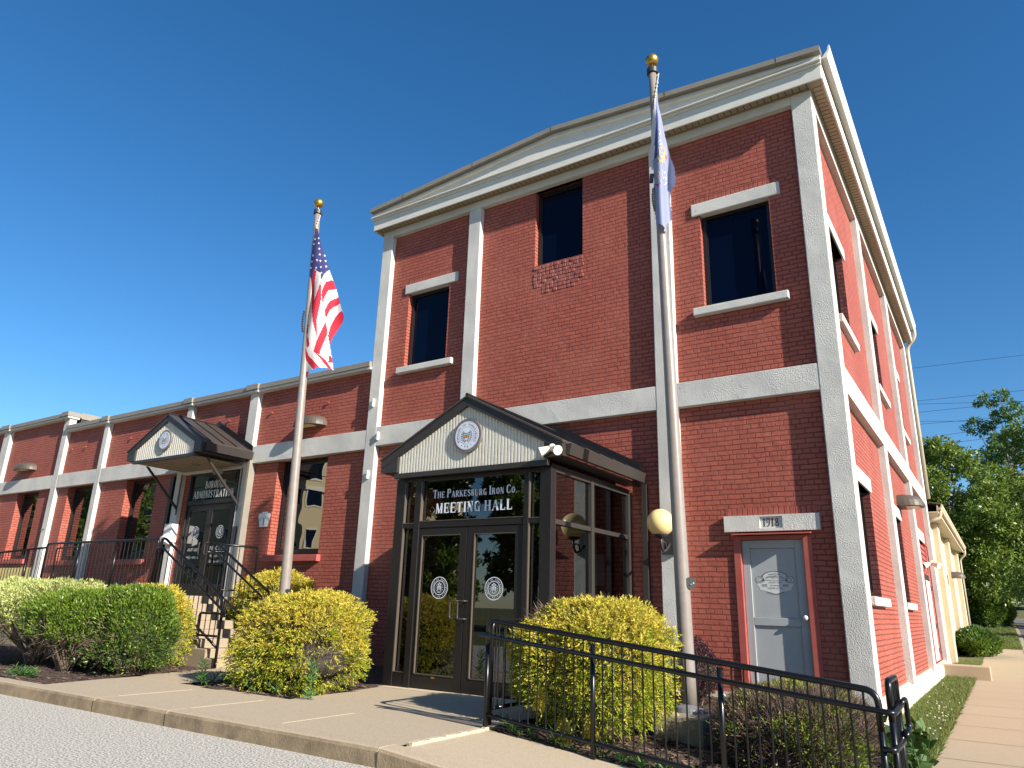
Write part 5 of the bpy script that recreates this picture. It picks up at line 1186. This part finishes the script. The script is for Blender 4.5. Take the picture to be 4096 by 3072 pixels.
bush('cypress_bush', (-2.14, -3.22, -.92), (.71, .57, .59), 15000, ['leaf_yellow', 'leaf_yellow_deep'], .034, .013, 'big rounded golden cypress bush behind the sloping railing, right of the porch', group=YG, e=.30, lump=.14, top_mat=.02, hole=.34, seed=5, up=.35, spray=6, gap=.62, depth=.36, core_s=.74, twigs=2500)
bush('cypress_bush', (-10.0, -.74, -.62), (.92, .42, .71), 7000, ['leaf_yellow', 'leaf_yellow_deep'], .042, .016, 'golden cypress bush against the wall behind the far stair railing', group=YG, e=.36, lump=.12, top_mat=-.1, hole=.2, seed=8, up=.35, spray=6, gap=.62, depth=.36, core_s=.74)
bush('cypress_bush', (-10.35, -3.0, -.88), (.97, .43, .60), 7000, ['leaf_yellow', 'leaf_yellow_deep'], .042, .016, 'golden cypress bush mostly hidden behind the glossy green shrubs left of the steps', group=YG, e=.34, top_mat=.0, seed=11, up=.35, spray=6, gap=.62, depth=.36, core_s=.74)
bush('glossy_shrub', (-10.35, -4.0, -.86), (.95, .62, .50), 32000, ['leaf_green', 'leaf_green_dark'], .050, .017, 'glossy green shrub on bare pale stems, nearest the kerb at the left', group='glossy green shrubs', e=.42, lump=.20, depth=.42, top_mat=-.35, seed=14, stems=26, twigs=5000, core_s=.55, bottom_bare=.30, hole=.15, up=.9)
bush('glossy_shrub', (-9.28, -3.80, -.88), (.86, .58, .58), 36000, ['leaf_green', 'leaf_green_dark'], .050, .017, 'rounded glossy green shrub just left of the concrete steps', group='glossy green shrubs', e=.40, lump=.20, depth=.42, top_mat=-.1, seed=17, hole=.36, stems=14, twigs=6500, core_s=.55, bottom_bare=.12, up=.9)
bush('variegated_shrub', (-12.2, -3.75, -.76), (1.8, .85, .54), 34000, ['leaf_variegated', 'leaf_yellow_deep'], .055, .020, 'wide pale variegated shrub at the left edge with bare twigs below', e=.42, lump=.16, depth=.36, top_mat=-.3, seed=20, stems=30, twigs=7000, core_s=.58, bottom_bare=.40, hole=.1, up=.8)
# bare stems under the left shrubs
for i, (x, y, lab) in enumerate(((-10.15, -4.22, 'fan of bare pale stems under the glossy shrub near the kerb'), (-11.35, -4.10, 'fan of bare grey stems under the variegated shrub'))):
    m = MB()
    for q in range(30):
        a = random.uniform(0, 6.28); rr = random.uniform(.2, .7); h_ = random.uniform(.45, .75)
        p0 = Vector((x+random.uniform(-.09, .09), y+random.uniform(-.07, .07), -1.52)); p3 = Vector((x+rr*math.cos(a), y+rr*.7*math.sin(a), -1.5+h_)); p1 = p0.lerp(p3, .35)+Vector((random.uniform(-.04, .04), random.uniform(-.04, .04), .10)); p2 = p0.lerp(p3, .7)+Vector((random.uniform(-.06, .06), random.uniform(-.06, .06), .03))
        m.tube([p0, p1, p2, p3], [.017, .012, .008, .004], 6)
        for z_ in range(5):
            b0 = p1.lerp(p3, random.uniform(.1, 1)); b1 = b0+Vector((random.uniform(-.16, .16), random.uniform(-.16, .16), random.uniform(.02, .16))); m.tube([b0, b1], [.005, .002], 4)
    o = m.build('bare_stems', 'twig', None, smooth=True); anchor(o, (x, y, -1.5)); setp(o, lab, 'stems')
bush('boxwood_hedge', (-.38, -2.45, -1.44), (.66, .92, .37), 24000, ['leaf_yellow_deep', 'leaf_green'], .028, .016, 'ragged low box hedge with brown dieback behind the right end of the sloping railing', cat='hedge', e=.36, top_mat=.28, hole=.85, lump=.14, seed=23, stems=0, twigs=26000, core_s=.70, up=.6, twig_mat='twig_brown')
bush('barberry_shrub', (-2.02, -.50, -1.15), (.36, .30, .42), 9000, ['leaf_purple'], .024, .013, 'dark purple barberry behind the base of the right flagpole', group='purple barberries', e=.7, seed=26, lump=.18)
bush('barberry_shrub', (-6.35, -.75, -1.12), (.75, .45, .42), 9000, ['leaf_purple'], .026, .014, 'dark purple barberry in the shade between porch and left pillar', group='purple barberries', e=.6, seed=29, lump=.16)
bush('rhododendron_bush', (.42, 20.2, -1.12), (.72, 1.6, .48), 12000, ['leaf_green_dark', 'leaf_green'], .13, .05, 'dark spreading rhododendron overhanging the side walk by the cream building', e=.65, top_mat=.1, seed=31, lump=.16, core_s=.75)
bush('laurel_hedge', (.35, 44.5, .15), (1.05, 2.2, 1.2), 12000, ['leaf_green', 'leaf_green_dark'], .18, .07, 'tall dense green bush under the big trees, nearer the building', cat='bush', e=.6, top_mat=-.2, seed=33, lump=.12)
bush('laurel_hedge', (1.0, 50.5, .15), (.95, 2.0, 1.15), 9000, ['leaf_green', 'leaf_green_dark'], .18, .07, 'tall dense green bush under the big trees, farther along by the bend of the kerb', cat='bush', e=.6, top_mat=-.2, seed=35, lump=.12)
def sprig(name, pts, label, mat='leaf_weed', ln=.09, wd=.022, n=26, h=.22, spread=.16, cat='weed', group=None):
    t = thing(name, pts[0], label, cat, group); P = []; D = []; m = MB()
    for (x, y, z) in pts:
        for k in range(3 if spread > .1 else 1):
            ox, oy = random.uniform(-spread, spread)*.5, random.uniform(-spread, spread)*.5; hh = h*random.uniform(.6, 1.1); tip = (x+ox*1.6, y+oy*1.6, z+hh)
            m.tube([(x+ox*.3, y+oy*.3, z-.02), tip], [.005, .003], 5)
            for q in range(n//3 if spread > .1 else n):
                f = (q+1)/(n//3 if spread > .1 else n); a = q*2.4; P.append((x+ox*.3+(tip[0]-x-ox*.3)*f, y+oy*.3+(tip[1]-y-oy*.3)*f, z+hh*f)); D.append((math.cos(a), math.sin(a), .35+.5*f))
    leaves('leaves', [mat], np.array(P), np.array(D), ln, wd, t); m.build('stalk', mat, t); return t
sprig('tall_weed', [(-7.36, -3.86, -1.47)], 'single upright weed with whorled leaves beside the path to the steps', ln=.10, wd=.018, n=46, h=.36, spread=.02)
sprig('tall_weed', [(-5.25, -3.95, -1.47), (-5.33, -3.90, -1.47)], 'feathery green weed growing at the foot of the round bush left of the porch', ln=.10, wd=.018, n=40, h=.42, spread=.08)
sprig('ground_weeds', [(-7.45+.2*i+random.uniform(-.05, .05), -3.85+random.uniform(0, .5), -1.48) for i in range(8)], 'low green weeds in the small bed between path and round bush', h=.12, spread=.3, n=30, ln=.10)
sprig('ground_weeds', [(-9.75+random.uniform(-.3, .3), -5.05+random.uniform(0, .2), -1.48) for i in range(6)], 'tuft of bright weeds at the kerb edge of the left bed', h=.10, spread=.3, n=34, ln=.10, wd=.014)
sprig('ground_weeds', [(-2.55+.22*i, -4.02+random.uniform(0, .12), walk_z(-2.55+.22*i)-.02) for i in range(12)], 'low weeds along the pavement edge under the sloping railing', h=.10, spread=.2, n=26, ln=.11)
sprig('ground_weeds', [(-1.1+random.uniform(-.3, .3), -1.2+random.uniform(-.9, .7), -1.6) for i in range(10)], 'pale green weeds between the concrete block and the grey door', h=.16, spread=.3, n=30, ln=.08)
sprig('broadleaf_weed', [(.42+random.uniform(-.12, .16), -1.75+random.uniform(-.4, .4), -1.72) for i in range(9)], 'broad dark leafy weed on the lawn side of the railing end', mat='leaf_green_dark', h=.34, spread=.25, n=24, ln=.13, wd=.085)
sprig('broadleaf_weed', [(-.02+random.uniform(-.1, .1), -1.55+random.uniform(-.3, .3), -1.70) for i in range(5)], 'broad-leaved weed climbing the foot of the corner pillar behind the railing', mat='leaf_weed', h=.42, spread=.25, n=24, ln=.13, wd=.08)
sprig('broadleaf_weed', [(-1.95+random.uniform(-.05, .05), -2.25+random.uniform(-.1, .1), -1.6) for i in range(3)], 'big-leaved green weed left of the concrete flagpole block', mat='leaf_weed', h=.26, spread=.2, n=18, ln=.14, wd=.10)
# loose golden sprays poking through the railing
for i, (x, y, z) in enumerate(((-2.22, -4.0, -1.18), (-1.95, -4.02, -1.40), (-1.68, -4.05, -1.38))):
    P = np.array([(x, y, z)])+RNG.normal(scale=(.030, .015, .045), size=(260, 3)); D = RNG.normal(size=(260, 3))*.5+np.array([.0, -.4, -.7])
    o = leaves('cypress_spray', ['leaf_yellow'], P, D, .055, .016); anchor(o, (x, y, z)); setp(o, ['largest, leftmost', 'small, middle', 'small, rightmost'][i]+' bright golden spray hanging through the sloping railing', 'foliage', 'golden sprays at the railing')
# grass on the side lawn
n = 46000; X = RNG.uniform(-.02, .62, n); Yg = -1.55+19*RNG.beta(1.0, 2.0, n); Z = np.interp(Yg, GY, GZ)
D = RNG.normal(size=(n, 3))*.45+np.array([0, 0, 1.]); o = leaves('grass', ['grass_blade'], np.c_[X, Yg, Z], D, .075, .009); setp(o, 'short mown grass between the side wall and the walk', 'grass', kind='stuff')
n = 16000; X = RNG.uniform(-.4, 1.72, n); Yg = RNG.uniform(25.1, 46, n); Z = np.interp(Yg, GY, GZ)
o = leaves('grass', ['grass_blade'], np.c_[X, Yg, Z], RNG.normal(size=(n, 3))*.5+np.array([0, 0, 1.]), .13, .02); setp(o, 'mown grass between the end of the walk and the bend of the kerb', 'grass', kind='stuff')
X = np.concatenate([RNG.normal(.38, .10, 45), RNG.uniform(.1, .6, 30)]); Yg = np.concatenate([RNG.normal(1.6, 1.3, 45), RNG.uniform(-1, 9, 30)]); V = []; m = MB()
for x, y in zip(X, Yg):
    if x < .6: m.sphere((x, y, gz(y)+.055), random.uniform(.008, .014), 6, 4)
o = m.build('clover_flowers', 'clover'); setp(o, 'white clover heads scattered in the side lawn', 'flowers', kind='stuff')

def tree(name, base, H, crown, nblob, nleaf, ln, wd, mats, label, seed, trunk_r=.2, group=None, airy=0.0, top_mat=0.0):
    rs = random.Random(seed); t = thing(name, base, label, 'tree', group); m = MB(); bx_, by_, bz_ = base
    fork = bz_+H*.28; m.tube([(bx_, by_, bz_-.3), (bx_+.1, by_, bz_+H*.14), (bx_+.05, by_, fork)], [trunk_r*1.25, trunk_r, trunk_r*.85], 10)
    blobs = []
    for i in range(nblob):
        a = rs.uniform(0, 6.28); f = i/max(1, nblob-1); rad = crown[0]*math.sin(math.pi*min(.93, .22+.70*f))*math.sqrt(rs.uniform(.15, 1)); z = bz_+H*(.22+.72*f)
        cx_, cy_ = bx_+rad*math.cos(a), by_+rad*math.sin(a)*crown[1]; r = crown[2]*rs.uniform(.65, 1.15)*(1.0-.45*f)
        blobs.append((cx_, cy_, z, r)); 
        if i % 2 == 0 or airy:
            s0 = Vector((bx_+.05, by_, fork+(z-fork)*rs.uniform(0, .35) if z > fork else fork-.2)); e0 = Vector((cx_, cy_, z)); mid_ = s0.lerp(e0, .5)+Vector((0, 0, .2)); m.tube([s0, mid_, e0], [trunk_r*.42, trunk_r*.22, .015], 6)
    m.build('trunk', 'bark', t, smooth=True)
    Ps = []; Ds = []; tot = sum(b[3]**2 for b in blobs)
    for (x, y, z, r) in blobs:
        k = int(nleaf*r*r/tot); d = RNG.normal(size=(k, 3)); d /= np.linalg.norm(d, axis=1, keepdims=True)
        # twig clusters: leaves gather round sub-centres
        nc = max(6, k//22); sc = RNG.normal(size=(nc, 3)); sc /= np.linalg.norm(sc, axis=1, keepdims=True); sc *= RNG.uniform(.45, 1.05, (nc, 1)); pick = RNG.integers(0, nc, k)
        p = np.array((x, y, z))+(sc[pick]*np.array([1, 1, .75])+d*RNG.uniform(0, .24+.1*airy, (k, 1)))*r
        Ps.append(p); Ds.append(d*.5+np.array([0, 0, -.15])+sc[pick]*.4)
    P = np.concatenate(Ps); D = np.concatenate(Ds)+RNG.normal(scale=.35, size=P.shape); split = (RNG.uniform(size=len(P)) < .35).astype(int) if len(mats) > 1 else None
    leaves('crown', mats, P, D, ln, wd, t, split); return t
tree('broadleaf_tree', (-.9, 43.5, gz(43)), 12.0, (3.9, 1.0, 1.9), 46, 62000, .20, .11, ['leaf_tree'], 'large dense green tree behind the cream building', 41, .30)
tree('broadleaf_tree', (5.2, 46, gz(46)), 13.2, (4.4, 1.0, 2.1), 50, 62000, .20, .11, ['leaf_tree', 'leaf_tree_blue'], 'large green tree at the right edge behind the side road verge', 43, .32)
tree('slender_tree', (3.0, 50, gz(50)), 16.6, (2.6, 1.0, 1.25), 34, 20000, .22, .12, ['leaf_tree_blue'], 'tall thin-crowned tree with open branches rising above the others', 47, .20, airy=1.0)
tree('broadleaf_tree', (-6.5, 55, gz(55)), 11.5, (4.2, 1.0, 2.2), 30, 22000, .26, .15, ['leaf_tree'], 'green tree mostly hidden behind the tall building', 49, .3)
tree('broadleaf_tree', (4.2, 36, gz(36)), 5.5, (2.4, 1.0, 1.1), 16, 9000, .17, .09, ['leaf_tree'], 'low overhanging tree at the right edge with hanging sprays', 51, .12)
# dark wood beyond the cross road
P = np.c_[RNG.uniform(-30, 40, 30000), RNG.uniform(86, 100, 30000), RNG.uniform(1.0, 13, 30000)]; P[:, 2] += 1.5*np.sin(P[:, 0]*.4)
o = leaves('woodland', ['leaf_far'], P, RNG.normal(size=P.shape), .9, .7); setp(o, 'dark belt of woodland beyond the far lawn', 'woodland', kind='stuff')
# utility wires
for i, (za, zb, zc, lab) in enumerate(((20.9, 20.5, .3, 'topmost utility wire above the trees'), (17.9, 17.6, .3, 'second utility wire from the top above the trees'), (16.9, 16.9, .2, 'third utility wire, nearly level, crossing the thin tree'), (17.7, 15.4, .2, 'utility wire falling to the right across the others'), (15.9, 15.6, .2, 'level utility wire just above the thin tree crown'), (16.2, 13.6, .2, 'second utility wire falling to the right'), (14.7, 16.2, .2, 'utility wire climbing to the right'), (14.0, 15.2, .1, 'lowest utility wire, climbing right into the trees'))):
    m = MB(); pts = []
    for k in range(13): f = k/12; pts.append((-14+40*f, 60+i*.15, za+(zb-za)*((-14+40*f+2.6)/8.2)*.35+(za-za)-zc*4*f*(1-f)*0))
    m.tube(pts, .016, 5); o = m.build('utility_wire', 'wire', None); anchor(o, (-2.6, 60, za)); setp(o, lab, 'wire', 'utility wires')

# ------------------------------------------------------------------ across the street (mirrored in the glass)
SB = thing('street_building', (-60, -45, -1.6), 'three-storey cream building across the street, mirrored in the wing windows', 'building')
MB().box(-110, -50, -62, -33, -1.7, 13.0).build('wall', 'street_cream', SB); MB().box(-110.5, -49.5, -62.5, -32.5, 13.0, 13.7).build('cornice', 'street_trim', SB)
MB().box(-50, -49.7, -62, -33, 9.2, 9.5).build('string_course', 'street_trim', SB)
for z in (0.2, 3.9, 7.6, 10.2):
    for x in range(-108, -51, 4):
        f = MB().box(x, x+1.5, -33, -32.92, z, z+2.0).build('window', 'street_trim', SB); p = MB().box(x+.14, x+1.36, -32.92, -32.90, z+.14, z+1.86).build('pane', 'window_glass', SB); p.parent = f; p.location = (0, 0, 0)
    for y in range(-60, -34, 5):
        f = MB().box(-50, -49.92, y, y+1.5, z, z+2.0).build('window', 'street_trim', SB); p = MB().box(-49.92, -49.90, y+.14, y+1.36, z+.14, z+1.86).build('pane', 'window_glass', SB); p.parent = f; p.location = (0, 0, 0)
for i, (x, y, h_) in enumerate(((-68, -22, 16), (-59, -22, 15), (-43, -50, 9), (-30, -30, 15), (-23, -34, 16), (-16, -29, 15), (-8, -33, 15), (2, -30, 11))):
    tree('street_tree', (x, y, -1.66), h_, (4.4 if i < 2 else 3.4, 1.0, 1.9), 26, 13000, .42, .28, ['leaf_tree'], ['leftmost tree across the street, mirrored in the far wing windows', 'second tree from the left across the street', 'tree beside the sunny end of the cream street building', 'fourth tree across the street, left of the porch view', 'fifth tree across the street, tall and round', 'sixth tree across the street, opposite the porch', 'seventh tree across the street', 'last tree across the street, behind the viewer'][i], 60+i, .25, group='trees across the street')
for i in range(3):
    m = MB(); z = 6.0+i*.9; m.tube([(-120, -17, z+.6), (-60, -17, z), (0, -17, z+.6)], .02, 5); o = m.build('utility_wire', 'wire', None); anchor(o, (-60, -17, z)); setp(o, ['lowest', 'middle', 'topmost'][i]+' utility wire on the far side of the street', 'wire', 'wires across the street')
